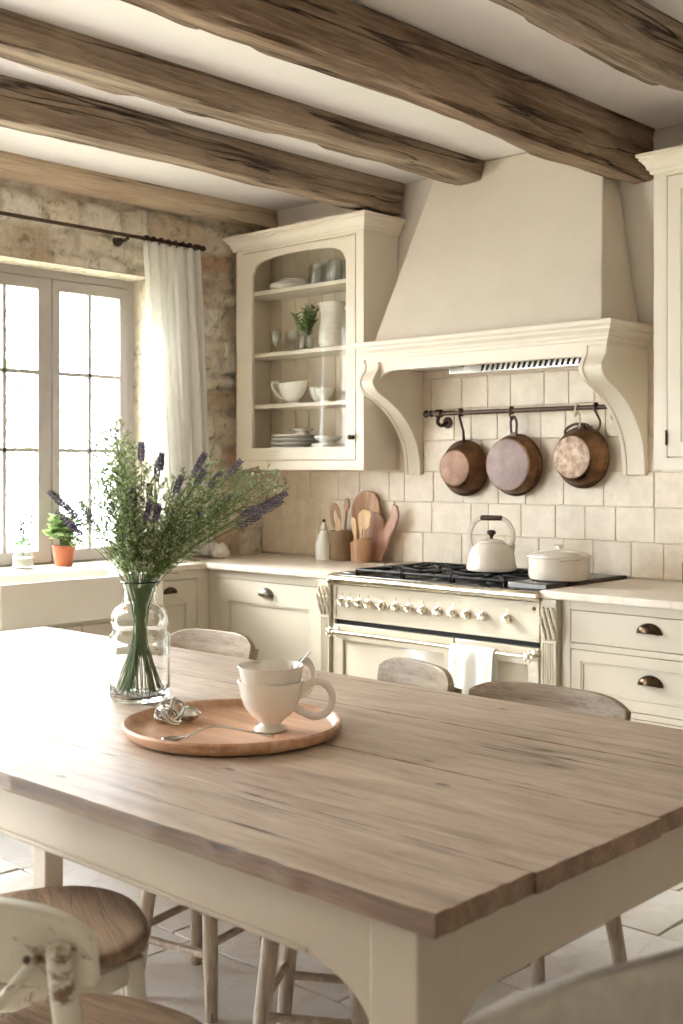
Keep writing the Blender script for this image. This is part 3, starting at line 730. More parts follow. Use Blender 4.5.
# ---- pot rail and hanging pans
RY, RZ = 4.83, 1.712
t = thing('pot_rail', 'dark bronze rail fixed under the hood with pans hanging', 'rail', (-3.4, RY, RZ))
b = MB().tube([(-3.93,RY,RZ),(-2.80,RY,RZ)], .0115, 14)
for x in (-3.93, -2.80):
    b.lathe([(.0115,-.02),(.017,-.016),(.017,-.008),(.012,-.004),(.012,.01),(.018,.014),(.02,.022),(.014,.032),(.001,.036)], (x, RY, RZ), 14, M=Matrix.Rotation(math.radians(-90 if x < -3.5 else 90), 4, 'Y'))
b.build('bar', m_iron, t)
for x in (-3.865, -2.84):
    b = MB(); b.lathe([(.018,-.02),(.021,-.015),(.021,.015),(.018,.02)], (x, RY, RZ), 14, M=Matrix.Rotation(math.radians(90), 4, 'Y'))
    b.tube(spline([(x,RY,RZ-.012),(x,RY-.012,RZ-.045),(x,RY+.02,RZ-.062),(x,RY+.05,RZ-.05),(x,4.90,RZ-.045)], 5), .010, 10)
    b.lathe([(.030,0),(.030,.006),(.018,.012),(.001,.013)], (x, 4.905, RZ-.045), 18, M=Matrix.Rotation(math.radians(90), 4, 'X')); b.build('bracket', m_iron, t)
def pan(x, rz, R_, rb_, dep, mbase, label, hl, style, tilt):
    """pan hanging against the tiles, underside to the room"""
    t = thing('copper_pan', label, 'pan', (x, RY+.038, rz), tilt, 'copper pans on the rail', world=False)
    M = Matrix.Rotation(math.radians(90), 4, 'X')   # lathe +z -> -y (towards room)
    pr = [(rb_-.012,dep),(rb_,dep-.004),(rb_+(R_-rb_)*.28,dep*.72),(rb_+(R_-rb_)*.62,dep*.38),(R_-.008,.010),(R_+.004,.004),(R_+.005,0),(R_-.002,-.002),(R_-.012,.012),(rb_+(R_-rb_)*.55,dep*.4),(rb_-.002,dep-.010),(.001,dep-.008)]
    pr = [(.001,dep)] + pr
    MB().lathe(pr[:1]+pr[1:], (0,0,0), 48, M=M).build('pan_body', m_copper, t, ang=50)
    b = MB().lathe([(.001,dep+.0035),(rb_-.016,dep+.003),(rb_-.006,dep+.001),(rb_-.006,dep-.001),(.001,dep-.001)], (0,0,0), 40, M=M); b.build('pan_base', mbase, t, ang=50)
    MB().tube([(math.cos(a)*R_, -.002, math.sin(a)*R_) for a in [2*PI*i/48 for i in range(48)]], .0045, 8, closed=True).build('rim', m_iron, t)
    top = RZ-rz; dy = -.038
    if style == 0:
        b = MB(); b.tube([(0,-.010,R_-.03),(0,-.012,R_+.01),(0,-.016,R_+.05),(0,dy-.014,top-.015)], [.012,.011,.009,.008], 10, flat=.45)
        b.tube([(0, dy-.019*math.cos(a), top+.019*math.sin(a)) for a in [PI*1.15*i/12-.3 for i in range(13)]], .006, 8, flat=1.2)
        b.lathe([(.016,-.011),(.018,-.008),(.018,.008),(.016,.011)], (0,dy,top), 14, M=Matrix.Rotation(math.radians(90), 4, 'Y'))
        for q in (-1, 1): b.sphere((q*.008, -.016, R_-.018), .006, 8, 6)
        b.build('handle', m_iron, t)
    elif style == 1:
        b = MB(); b.tube(spline([(-.012,-.02,R_-.035),(-.015,-.02,R_+.02),(-.016,-.022,R_+.06),(-.006,-.024,R_+.085),(.008,-.024,R_+.085),(.018,-.022,R_+.06),(.016,-.02,R_+.02),(.012,-.02,R_-.035)], 5), .0065, 8)
        b.box(-.016, .016, -.026, -.016, R_-.03, R_+.012); b.build('handle', m_iron, t, bevel=.002)
        h = MB(); h.tube(spline([(0,-.024,R_+.075),(0,-.036,R_+.078),(0,-.05,top-.03),(0,dy-.018,top-.002),(0,dy-.010,top+.016),(0,dy+.010,top+.015),(0,dy+.016,top-.004)], 5), .0045, 8)
        h.lathe([(.016,-.010),(.018,-.007),(.018,.007),(.016,.010)], (0,dy,top), 14, M=Matrix.Rotation(math.radians(90), 4, 'Y')); h.build('hook', m_iron, t)
    else:
        b = MB(); b.tube(spline([(-.085,-.012,R_-.045),(-.08,-.02,R_-.012),(-.03,-.026,R_+.012),(.03,-.026,R_+.012),(.055,-.02,R_-.006)], 6), .007, 8)
        b.box(-.02, .02, -.016, -.006, R_-.03, R_+.014); b.build('handle', m_iron, t, bevel=.002)
        h = MB(); h.tube(spline([(.0,-.026,R_+.008),(.004,-.035,R_-.01),(.012,-.04,R_+.03),(.01,-.048,R_+.07),(-.004,-.058,top-.04),(-.004,dy-.018,top-.002),(-.004,dy-.006,top+.017),(-.004,dy+.010,top+.014),(-.004,dy+.015,top-.004)], 5), .005, 8); h.build('hook', m_nickel, t)
    return t
pan(-3.725, 1.43, .140, .095, .095, m_copbase1, 'smallest-based aged copper pan hanging leftmost on the rail', 0, 0, .05)
pan(-3.41, 1.445, .150, .130, .075, m_copbase2, 'aged copper pan with mauve grey base hanging in the middle of the rail', 0, 1, .02)
pan(-3.03, 1.48, .143, .104, .095, m_copbase3, 'aged copper pan with speckled pale base hanging rightmost on the rail', 0, 2, 0)
h = MB(); x = -2.935
h.tube(spline([(x,RY+.016,RZ-.004),(x,RY+.010,RZ+.016),(x,RY-.010,RZ+.016),(x,RY-.018,RZ-.004),(x+.015,RY-.02,RZ-.03),(x+.035,RY-.02,RZ-.07),(x+.025,RY-.02,RZ-.105),(x+.0,RY-.02,RZ-.11),(x-.012,RY-.02,RZ-.09)], 5), .0055, 8)
single(h, 'pot_hook', m_iron, (x, RY, RZ), 'empty curled iron hook at the right end of the rail', 'hook')

# ---- base cabinets, counters
yb = 4.20
def fluted(mb, xa, xb, y, z0, z1):
    n = 4; w = (xb-xa); pts = [(xa, y+.05), (xa, y)]
    for i in range(n):
        a = xa+.006+(w-.012)*i/n; c_ = xa+.006+(w-.012)*(i+1)/n; m = (a+c_)/2; r = (c_-a)*.36
        pts += [(m-r*math.cos(q), y+r*math.sin(q)*.9) for q in [PI*j/6 for j in range(7)]]
    pts += [(xb, y), (xb, y+.05)]; return mb.prism(pts[::-1], 'z', z0, z1)
def acanthus(mb, xc, y, z0, h, w):
    for row in range(3):
        zz = z0+h*.28*row
        for k in range(-1-row % 2, 2):
            xx = xc+(k+(.5 if row % 2 else 0))*w*.34
            sp = spline([(xx, y, zz), (xx, y-.008, zz+h*.18), (xx, y-.016, zz+h*.33), (xx, y-.020, zz+h*.40), (xx, y-.012, zz+h*.43)], 4)
            mb.tube(sp, [.003+.006*math.sin(PI*(i+1)/(len(sp)+1)) for i in range(len(sp))], 6)
    for q in (-1, 1):
        mb.tube([(xc+q*w*.26+math.cos(a*q)*r*q*.9, y-.010, z0+h*.90+math.sin(a)*r) for a, r in [(i*.55, .011-i*.0008) for i in range(13)]], .0035, 6)
    mb.box(xc-w/2, xc+w/2, y-.008, y+.02, z0-.012, z0-.002)
def pilaster(parent, xa, xb, y):
    b = MB(); fluted(b, xa+.004, xb-.004, y, .10, .70); b.box(xa, xb, y+.004, y+.06, .70, .884); b.box(xa-.003, xb+.003, y-.006, y+.06, .0, .10); b.box(xa-.001, xb+.001, y-.006, y+.05, .855, .884)
    p = b.build('pilaster', m_cream2, parent, bevel=.0015)
    c_ = MB(); acanthus(c_, (xa+xb)/2, y+.002, .715, .135, xb-xa); c_.build('carving', m_cream2, p, off=ORG[parent.name])
# left run
t = thing('base_cabinet', 'cream base cabinet with large panelled front left of the range', 'cabinet', (-4.5, 4.5, 0))
b = MB(); b.box(-4.95, -4.03, yb+.022, 4.90, .10, .884); b.box(-4.93, -4.03, yb+.08, 4.88, 0, .10)
b.ring_prism([(-4.95,.10),(-4.09,.10),(-4.09,.884),(-4.95,.884)], [(-4.876,.13),(-4.10,.13),(-4.10,.842),(-4.876,.842)], 'y', yb, yb+.024); b.build('carcass', m_cream2, t, bevel=.002)
d = panel_door(MB(), -4.872, -4.104, .134, .838, yb-.001, .08, .022, .010, .115).build('door', m_cream2, t, bevel=.002)
cup_pull(MB(), -4.50, yb-.001,   .775, .105).build('handle', m_pewter, d, off=ORG[t.name])
pilaster(t, -4.088, -4.018, 4.172)
# window run cabinet (front looks to +X)
t = thing('base_cabinet', 'cream base cabinet under the window between sink and corner', 'cabinet', (-5.1, 3.87, 0))
b = MB(); b.box(-5.245, -4.972, 3.63, 4.17, .10, .884); b.box(-5.245, -5.03, 3.63, 4.17, 0, .10); b.box(-5.245, -4.952, 4.175, 4.21, 0, .884)
b.ring_prism([(3.63,.10),(4.19,.10),(4.19,.884),(3.63,.884)], [(3.70,.13),(4.115,.13),(4.115,.842),(3.70,.842)], 'x', -4.974, -4.95); b.build('carcass', m_cream2, t, bevel=.002)
b = panel_door(MB(), 3.705, 4.11, .134, .838, 0, .07, .022, .010, .13)
b.v = [(-4.949-y, x, z) for x, y, z in b.v]; d = b.build('door', m_cream2, t, bevel=.002)
b = cup_pull(MB(), 3.93, 0, .775, .085); b.v = [(-4.949-y, x, z) for x, y, z in b.v]; b.build('handle', m_bronze, d, off=ORG[t.name])
# sink and its cabinet
SY0, SY1 = 2.72, 3.62
t = thing('sink_cabinet', 'cream cabinet carrying the farmhouse sink under the window', 'cabinet', (-5.0, 3.12, 0))
b = MB(); b.box(-5.245, -4.66, SY0, SY1, .10, .725); b.box(-5.245, -4.72, SY0, SY1, 0, .10); b.box(-5.245, -4.972, 1.9, SY0-.004, 0, .884); b.build('carcass', m_cream2, t, bevel=.002)
for a, c_ in ((SY0+.02, (SY0+SY1)/2-.003), ((SY0+SY1)/2+.003, SY1-.02)):
    b = panel_door(MB(), a, c_, .12, .70, 0, .06); b.v = [(-4.639-y, x, z) for x, y, z in b.v]; b.build('door', m_cream2, t, bevel=.002)
def rrect(x0, x1, y0, y1, r, n=5):
    return arc(x1-r, y1-r, r, 0, 90, n)+arc(x0+r, y1-r, r, 90, 180, n)+arc(x0+r, y0+r, r, 180, 270, n)+arc(x1-r, y0+r, r, 270, 360, n)
b = MB(); rings = []
for pl, z in ((rrect(-5.06,-4.60,SY0,SY1,.02), .728), (rrect(-5.06,-4.60,SY0,SY1,.02), .915), (rrect(-5.056,-4.604,SY0+.004,SY1-.004,.02), .921), (rrect(-5.02,-4.645,SY0+.04,SY1-.04,.04), .921), (rrect(-5.015,-4.65,SY0+.045,SY1-.045,.04), .915), (rrect(-5.0,-4.665,SY0+.06,SY1-.06,.04), .77), (rrect(-4.98,-4.69,SY0+.09,SY1-.09,.04), .755)):
    rings.append([(x, y, z) for x, y in pl])
kk = len(rings[0]); vs = [v for r_ in rings for v in r_]
fs = [(i*kk+j, i*kk+(j+1) % kk, (i+1)*kk+(j+1) % kk, (i+1)*kk+j) for i in range(len(rings)-1) for j in range(kk)] + [tuple(range(kk)), tuple(range(len(vs)-kk, len(vs)))]
b.add(vs, fs); single(b, 'farmhouse_sink', m_fire, (-4.83, 3.12, .728), 'deep white apron front sink below the window', 'sink', ang=50)
t = thing('sink_tap', 'bronze swan neck tap behind the sink at the left edge', 'tap', (-5.16, 2.93, .92), world=False)
MB().lathe([(.026,0),(.026,.008),(.016,.014),(.014,.10),(.001,.10)], seg=18).tube(spline([(0,0,.09),(0,0,.22),(.03,0,.30),(.10,0,.33),(.17,0,.29),(.18,0,.24)], 6), .011, 10).build('spout', m_bronze, t)
MB().tube([(0,.015,.07),(0,.05,.085),(0,.085,.12)], [.008,.007,.005], 8).sphere((0,.085,.12), .011, 8, 6).build('lever', m_bronze, t)
# counters
b = MB(); b.prism([(-4.075,4.165),(-4.015,4.18),(-4.015,4.905),(-5.275,4.905),(-5.275,WY1),(-5.49,WY1),(-5.49,WY0),(-5.275,WY0),(-5.275,1.9),(-4.93,1.9),(-4.93,SY0-.003),(-5.063,SY0-.003),(-5.063,SY1+.003),(-4.93,SY1+.003),(-4.93,4.165)], 'z', .886, .92)
single(b, 'worktop', m_counter, (-4.9, 4.4, .886), 'pale stone worktop running under the window and round the corner', 'worktop', bevel=.007, seg=3)
b = MB(); b.box(-2.80, -1.10, 4.165, 4.905, .886, .92); single(b, 'worktop', m_counter, (-2, 4.5, .886), 'pale stone worktop to the right of the range', 'worktop', bevel=.007, seg=3)
# right run
t = thing('base_cabinet', 'cream drawer cabinet with bronze cup pulls right of the range', 'cabinet', (-2.0, 4.5, 0))
b = MB(); b.box(-2.70, -1.12, yb+.022, 4.90, .10, .884); b.box(-2.70, -1.12, yb+.08, 4.88, 0, .10)
X = [-2.70,-1.95,-1.92,-1.15]
b.box(-2.715, -2.672, yb, yb+.024, .10, .884); b.box(-1.955, -1.92, yb, yb+.024, .10, .884); b.box(-1.155, -1.12, yb, yb+.024, .10, .884)
for a, c_ in ((.10,.128),(.44,.463),(.688,.712),(.848,.884)):
    b.box(-2.672, -1.955, yb, yb+.024, a, c_); b.box(-1.92, -1.155, yb, yb+.024, a, c_)
b.build('carcass', m_cream2, t, bevel=.0015)
for a, c_ in ((-2.669,-1.958),(-1.917,-1.158)):
    for z0_, z1_ in ((.715,.845),(.466,.685),(.131,.437)):
        if z1_ > .8: d = MB().box(a, c_, yb+.001, yb+.02, z0_, z1_).build('drawer', m_cream2, t, bevel=.002)
        else: d = panel_door(MB(), a, c_, z0_, z1_, yb+.001, .045).build('drawer', m_cream2, t, bevel=.0015)
        cup_pull(MB(), (a+c_)/2, yb+.001 if z1_ > .8 else yb+.009, (z0_+z1_)/2+.005, .104).build('handle', m_bronze, d, off=ORG[t.name])
pilaster(t, -2.787, -2.72, 4.172)

# ---- range cooker
rx0, rx1, ry = -4.01, -2.795, 4.185
t = thing('range_cooker', 'wide cream range cooker with thirteen knobs and black gas hob', 'range cooker', (-3.4, 4.5, 0))
b = MB(); b.box(rx0, rx1, ry+.03, 4.88, .09, .895)
for x in (rx0+.03, rx1-.09):
    for y in (4.28, 4.78): b.box(x, x+.06, y, y+.06, 0, .09)
b.box(rx0, rx0+.014, ry, ry+.04, .09, .885); b.box(rx1-.014, rx1, ry, ry+.04, .09, .885); b.box(rx0, rx1, ry+.004, ry+.04, .868, .885)
b.build('body', m_enamel, t, bevel=.003)
b = MB(); b.box(rx0+.004, rx1-.004, ry+.02, 4.88, .896, .912); b.box(rx0+.004, rx1-.004, 4.862, 4.88, .912, .935); hob = b.build('hob', m_hob, t, bevel=.003)
b = MB(); b.tube([(rx0+.01,ry-.022,.893),(rx1-.012,ry-.022,.893)], .0195, 16, flat=1.05); b.box(rx0+.01, rx1-.012, ry-.018, ry+.03, .878, .908); b.build('front_rail', m_nickel, t, bevel=.001)
b = MB()
for x in (rx0+.006, rx1-.010):
    b = MB(); b.lathe([(.001,-.012),(.018,-.010),(.024,-.003),(.024,.004),(.018,.012),(.001,.014)], (x, ry-.022, .890), 16, M=Matrix.Rotation(math.radians(90), 4, 'Y')); b.build('rail_end', m_nickel, t)
# knob panel, framed
b = MB(); b.ring_prism([(rx0+.016,.698),(rx1-.016,.698),(rx1-.016,.866),(rx0+.016,.866)], [(rx0+.026,.708),(rx1-.026,.708),(rx1-.026,.856),(rx0+.026,.856)], 'y', ry-.004, ry+.03); b.box(rx0+.024, rx1-.024, ry+.001, ry+.03, .706, .858); b.build('control_panel', m_enamel, t, bevel=.002)
kx = [-3.945,-3.895,-3.835,-3.775,-3.69,-3.605,-3.525,-3.44,-3.355,-3.27,-3.19,-3.105,-2.975]
for i, x in enumerate(kx):
    b = MB(); Mx = Matrix.Rotation(math.radians(90), 4, 'X'); zc = .785
    b.lathe([(.024,-.001),(.024,.004),(.018,.006),(.014,.010),(.012,.018),(.015,.024),(.016,.032),(.012,.038),(.001,.039)], (x, ry, zc), 20, M=Mx)
    a = math.radians(25+13*math.sin(i*2.1)); dx_, dz_ = math.cos(a), -math.sin(a)
    b.tube([(x-dx_*.008, ry-.030, zc-dz_*.008), (x+dx_*.014, ry-.034, zc+dz_*.014), (x+dx_*.028, ry-.036, zc+dz_*.028)], [.007,.006,.0075], 8)
    for q in range(4): b.sphere((x+.013*math.cos(q*PI/2+.6), ry-.026, zc+.013*math.sin(q*PI/2+.6)), .0055, 6, 4)
    b.box(x-.0015, x+.0015, ry-.0005, ry+.001, zc+.030, zc+.040); b.box(x-.005, x+.006, ry-.0005, ry+.001, zc+.0385, zc+.0415)
    b.build('knob', m_nickel, t)
MB().lathe([(.009,0),(.008,.003),(.001,.0035)], (rx1-.045, ry+.001, .838), 12, M=Matrix.Rotation(math.radians(90), 4, 'X')).build('badge', m_bronze, t)
b = MB(); b.box(rx0+.014, rx1-.014, ry+.012, ry+.03, .676, .698); b.build('shadow_gap', m_black, t, smooth=False)
for a, c_ in ((rx0+.018, -3.262), (-3.255, rx1-.018)):
    b = MB(); o_ = [(a,.13),(c_,.13),(c_,.674),(a,.674)]; i_ = [(a+.055,.19),(c_-.055,.19),(c_-.055,.60),(a+.055,.60)]
    b.ring_prism(o_, i_, 'y', ry-.006, ry+.03)
    j = .03; i2 = [(a+.055+j,.19+j),(c_-.055-j,.19+j),(c_-.055-j,.60-j),(a+.055+j,.60-j)]
    n = len(b.v); b.add([(x, ry+.010, z) for x, z in i_]+[(x, ry-.001, z) for x, z in i2], [(0,1,5,4),(1,2,6,5),(2,3,7,6),(3,0,4,7),(4,5,6,7)])
    b.build('oven_door', m_enamel, t, bevel=.002, recalc=False)
b = MB().tube([(rx0+.035,ry-.052,.642),(rx1-.035,ry-.052,.642)], .011, 14); b.build('towel_rail', m_nickel, t)
for x in (rx0+.035, rx1-.035):
    b = MB(); b.sphere((x, ry-.052, .642), .021, 12, 8); b.tube([(x,ry-.052,.642),(x,ry-.006,.642)], .010, 10); b.lathe([(.024,0),(.024,.005),(.014,.012),(.001,.013)], (x, ry-.005, .642), 16, M=Matrix.Rotation(math.radians(90), 4, 'X'))
    for q in range(5): b.sphere((x+.018*math.cos(q*1.257), ry-.058, .642+.018*math.sin(q*1.257)), .008, 6, 4)
    b.build('rail_bracket', m_nickel, t)
# hob furniture
gz = .945
def grate(xa, xb, ya, yb_):
    b = MB(); h = .007
    def bar(p, q): 
        b.tube([p, q], .0075, 6)
    for x in (xa, xb): bar((x,ya,gz-.008), (x,yb_,gz-.008))
    for y in (ya, yb_, (ya+yb_)/2): bar((xa,y,gz-.008), (xb,y,gz-.008))
    for cy in (ya+(yb_-ya)*.25, ya+(yb_-ya)*.75):
        cx = (xa+xb)/2
        for k in range(8):
            a = k*PI/4; r1 = .035; ex = cx+math.cos(a)*(xb-xa)*.5*(1 if k % 2 == 0 else 1.0); ey = cy+math.sin(a)*(yb_-ya)*.25
            if k % 2: ex = cx+math.copysign((xb-xa)/2, math.cos(a)); ey = cy+math.copysign((yb_-ya)*.25, math.sin(a))
            b.tube([(cx+math.cos(a)*r1, cy+math.sin(a)*r1, gz), (cx+math.cos(a)*(r1+.03), cy+math.sin(a)*(r1+.03), gz+.001), (ex, ey, gz-.008)], [.0055,.006,.007], 6)
    for x in (xa, xb):
        for y in (ya, yb_): b.tube([(x,y,.911),(x,y,gz-.004)], .008, 6)
    return b.build('pan_support', m_black, t)
for xa, xb in ((-3.90,-3.62),(-3.605,-3.325),(-3.31,-3.03)): grate(xa, xb, 4.24, 4.80)
for x in (-3.76,-3.465,-3.17):
    for y in (4.38, 4.66):
        b = MB().lathe([(.050,.911),(.048,.918),(.036,.922),(.036,.928),(.040,.930),(.038,.936),(.001,.938)], (x,y,0), 24); b.build('burner', m_black, t)
b = MB(); b.prism([(-3.01,4.235),(-2.812,4.235),(-2.812,4.84),(-3.01,4.84)], 'z', .911, .938); b.build('griddle_plate', m_hob, t, bevel=.004)
b = MB(); b.box(-3.995, -3.915, 4.24, 4.83, .911, .922); b.build('side_plate', m_hob, t, bevel=.004)

# ---- tea towel on the rail
def towel(u, v):
    x = -3.235+.235*u; yr, zr, r = ry-.052, .642, .0145; w = math.sin(u*17+v*1.5)*.0022+math.sin(u*7.3)*.003
    L1, L2, La = .17, .26, PI*r; s_ = v*(L1+L2+La)
    if s_ < L1: return (x, yr+r+abs(w)*.3, zr-(L1-s_))
    if s_ < L1+La: a = (s_-L1)/r; return (x, yr+r*math.cos(a), zr+r*math.sin(a))
    k = s_-L1-La; return (x-.012*(k/L2)*(u-.3), yr-r-(w*2+.004)*min(1, k/.05)-.006*abs(math.sin(u*5))*(k/L2), zr-k)
b = MB().grid(34, 60, towel, thick=.004); single(b, 'tea_towel', m_towel, (-3.12, ry-.052, .642), 'white folded tea towel hanging over the oven rail', 'towel', ang=60)

# ---- kettle
t = thing('kettle', 'cream enamel kettle with dark knob and arched handle on the hob', 'kettle', (-3.29, 4.50, gz+.007), math.radians(20), world=False)
pr = [(.001,0),(.104,0),(.114,.004),(.117,.012),(.117,.022),(.113,.03),(.111,.05),(.104,.085),(.090,.112),(.070,.128),(.062,.131),(.058,.133),(.001,.133)]
MB().lathe(pr, seg=48).build('body', m_pot, t, ang=35)
b = MB().lathe([(.060,.131),(.060,.136),(.050,.142),(.02,.148),(.001,.149)], seg=36); ld = b.build('lid', m_pot, t)
MB().lathe([(.008,.148),(.007,.158),(.012,.166),(.020,.172),(.021,.180),(.014,.188),(.001,.190)], seg=20).build('knob', m_iron, ld)
b = MB(); sp = spline([(.095,0,.055),(.125,0,.085),(.140,0,.118)], 6); b.tube(sp, [.026-.011*i/(len(sp)-1) for i in range(len(sp))], 16); b.xf(Matrix.Rotation(math.radians(62), 4, 'Z')); b.build('spout', m_pot, t)
b = MB(); hp = spline([(-.092,0,.10),(-.104,0,.135),(-.103,0,.18),(-.080,0,.225),(-.052,0,.243)], 6); hq = spline([(.052,0,.243),(.080,0,.225),(.103,0,.18),(.100,0,.135),(.086,0,.115)], 6)
b.tube(hp, .0065, 8, flat=1.6); b.tube(hq, .0065, 8, flat=1.6); b.tube([(-.055,0,.243),(.055,0,.243)], .004, 8); b.build('handle', m_pot, t)
b = MB().lathe([(.008,-.052),(.012,-.048),(.0125,.0),(.012,.048),(.008,.052)], (0,0,.245), 14, M=Matrix.Rotation(math.radians(90), 4, 'Y')); b.build('grip', m_iron, t)
# ---- casserole
t = thing('casserole_pot', 'low cream enamel casserole with lid on the right of the hob', 'pot', (-2.895, 4.46, .9385), math.radians(-38), world=False)
MB().lathe([(.001,0),(.118,0),(.130,.006),(.135,.02),(.137,.098),(.134,.098),(.130,.02),(.115,.008),(.001,.008)], seg=48).build('body', m_pot, t)
ld = MB().lathe([(.139,.098),(.142,.101),(.141,.108),(.130,.114),(.100,.124),(.05,.131),(.001,.133),(.001,.128),(.12,.110),(.132,.100)], seg=48).build('lid', m_pot, t)
MB().lathe([(.012,.131),(.012,.138),(.026,.142),(.028,.148),(.022,.152),(.001,.153)], seg=20, sy=.6).build('knob', m_pot, ld)
for q in (-1, 1): MB().tube(spline([(q*.130,-.035,.094),(q*.165,-.028,.099),(q*.172,0,.100),(q*.165,.028,.099),(q*.130,.035,.094)], 5), .006, 8, flat=.7).build('handle', m_pot, t)

# ---- counter props left of the range
t = thing('soap_bottle', 'small ribbed cream ceramic bottle with stopper on the left worktop', 'bottle', (-4.615, 4.745, .92), world=False)
pr = [(.001,0),(.042,0),(.046,.006)]+[(.046-.02*max(0,(z-.09)/.06)+.0012*((i % 2)), z) for i, z in enumerate([.01+.008*k for k in range(18)])]+[(.024,.158),(.020,.165),(.001,.165)]
MB().lathe(pr, seg=28).build('body', m_matte, t); MB().tube(spline([(-.03,0,.13),(-.05,0,.14),(-.045,0,.16),(-.018,0,.158)], 4), .005, 7).build('handle', m_matte, t)
MB().lathe([(.016,.165),(.020,.172),(.016,.19),(.007,.20),(.006,.21),(.001,.211)], seg=16).build('neck', m_matte, t); MB().lathe([(.006,.210),(.010,.214),(.009,.224),(.001,.228)], seg=12).build('stopper', m_bronze, t)
t = thing('utensil_crock', 'brown woven-textured crock of dark wooden utensils on the left worktop', 'crock', (-4.525, 4.79, .92), world=False); t.scale = (1.12, 1.0, 1.08)
m_crock = fabric('woven_crock', (150,124,96), 0, 120, .25)
pr = [(.001,0),(.056,0),(.060,.008),(.064,.13),(.067,.14),(.067,.152),(.060,.152),(.056,.02),(.001,.015)]; MB().lathe(pr, seg=32).build('body', m_crock, t)
def utensil(x, y, z, lean, az, L, kind, mat, label, grp, name):
    b = MB()
    if kind == 'spatula':
        b.tube([(0,0,0),(0,0,L*.65)], .0055, 8); b.prism([(-.006,L*.6),(-.030,L*.68),(-.034,L*.96),(-.02,L),(.02,L*.985),(.032,L*.94),(.028,L*.68),(.006,L*.6)], 'y', -.003, .003)
    elif kind == 'slotted':
        b.tube([(0,0,0),(0,0,L*.6)], .0055, 8); o_ = [(.04*math.cos(a), L*.8+.075*math.sin(a)) for a in [2*PI*i/24 for i in range(24)]]; i_ = [(.018*math.cos(a), L*.78+.045*math.sin(a)) for a in [2*PI*i/24 for i in range(24)]]
        b.ring_prism(o_, i_, 'y', -.004, .004)
    elif kind == 'flat':
        b.prism([(-.008,0),(.008,0),(.010,L*.5),(.019,L*.75),(.019,L*.93),(.010,L),(-.012,L*.985),(-.019,L*.9),(-.018,L*.72),(-.009,L*.5)], 'y', -.003, .003)
    else:
        b.tube([(0,0,0),(0,0,L*.78),(0,0,L*.8)], [.006,.007,.008], 8); b.sphere((0,0,L*.9), .022, 14, 8, (1,.35,1.7))
    b.xf(Matrix.Rotation(az, 4, 'Z') @ Matrix.Rotation(lean, 4, 'Y'))
    return single(b, name, mat, (x, y, z), label, 'utensil', grp, bevel=.0015) if False else _ut(b, name, mat, (x,y,z), label, grp)
def _ut(b, name, mat, loc, label, grp):
    o = b.build(name, mat, None, bevel=.0015, off=(0,0,0)); o.location = loc; return tag(o, label, 'utensil', grp)
G1, G2 = 'dark utensils in the woven crock', 'pale utensils in the wooden cup'
utensil(-4.535, 4.785, .937, -.13, 0, .285, 'slotted', m_spoonw2, 'dark slotted wooden turner leaning left in the woven crock', G1, 'wooden_turner')
utensil(-4.515, 4.795, .937, .10, 0, .325, 'stick', m_spoonw2, 'tallest dark wooden spoon standing in the woven crock', G1, 'wooden_spoon')
utensil(-4.53, 4.765, .937, .02, 0, .22, 'flat', m_spoonw, 'short light wooden spatula at the front of the woven crock', G1, 'wooden_spatula')
b = MB().lathe([(.001,0),(.052,0),(.058,.01),(.060,.06),(.064,.12),(.060,.122),(.054,.06),(.05,.02),(.001,.015)], seg=32)
b.v = [(x, y*.8, z+(.018*(x/.06) if z > .1 else 0)) for x, y, z in b.v]
single(b, 'utensil_cup', m_board, (0,0,0), 'carved reddish wooden cup of pale utensils on the left worktop', 'cup', ang=50).location = (-4.345, 4.755, .92)
utensil(-4.365, 4.755, .937, -.16, 0, .23, 'flat', m_spoonw, 'pale wooden spatula leaning left in the carved cup', G2, 'wooden_spatula')
utensil(-4.35, 4.765, .937, -.02, 0, .26, 'flat', m_spoonw, 'upright pale wooden spatula in the middle of the carved cup', G2, 'wooden_spatula')
utensil(-4.335, 4.75, .937, .12, .2, .27, 'spatula', m_spoonw, 'pale broad wooden turner leaning right in the carved cup', G2, 'wooden_turner')
def board(poly, th, loc, lean, mat, label, rz=0, hole=None):
    b = MB(); b.prism(poly, 'y', -th/2, th/2); b.xf(Matrix.Rotation(rz, 4, 'Z') @ Matrix.Rotation(lean, 4, 'X'))
    o = b.build('cutting_board', mat, None, bevel=.004, seg=2, off=(0,0,0)); o.location = loc; return tag(o, label, 'cutting board', 'cutting boards leaning on the tiles')
pl = [(-.085,0),(.085,0)]+[(.105*math.cos(a), .27+.115*math.sin(a)) for a in [math.radians(-42+264*i/28) for i in range(29)]]
board(pl, .018, (-4.41, 4.852, .922), -.07, m_board, 'large round-topped wooden board leaning against the tiles')
pl = [(-.055,0),(.055,0),(.075,.10)]+[(.085*math.cos(a), .185+.085*math.sin(a)) for a in [math.radians(-20+200*i/20) for i in range(21)]]+[(-.075,.10)]
board(pl, .014, (-4.345, 4.840, .922), -.06, m_board2, 'rosy oval wooden board in front of the large round board')
sc_ = spline([(0,0,0),(.035,.07,0),(.055,.13,0),(.095,.19,0),(.115,.25,0),(.105,.305,0)], 5); sl = spline([(.075,.315,0),(.06,.25,0),(.02,.19,0),(-.015,.13,0),(-.05,.05,0),(-.055,0,0)], 5)
board([(p.x, p.y) for p in sc_]+[(p.x, p.y) for p in sl], .014, (-4.265, 4.83, .922), -.05, m_board2, 'curved narrow wooden board reaching furthest right by the range')
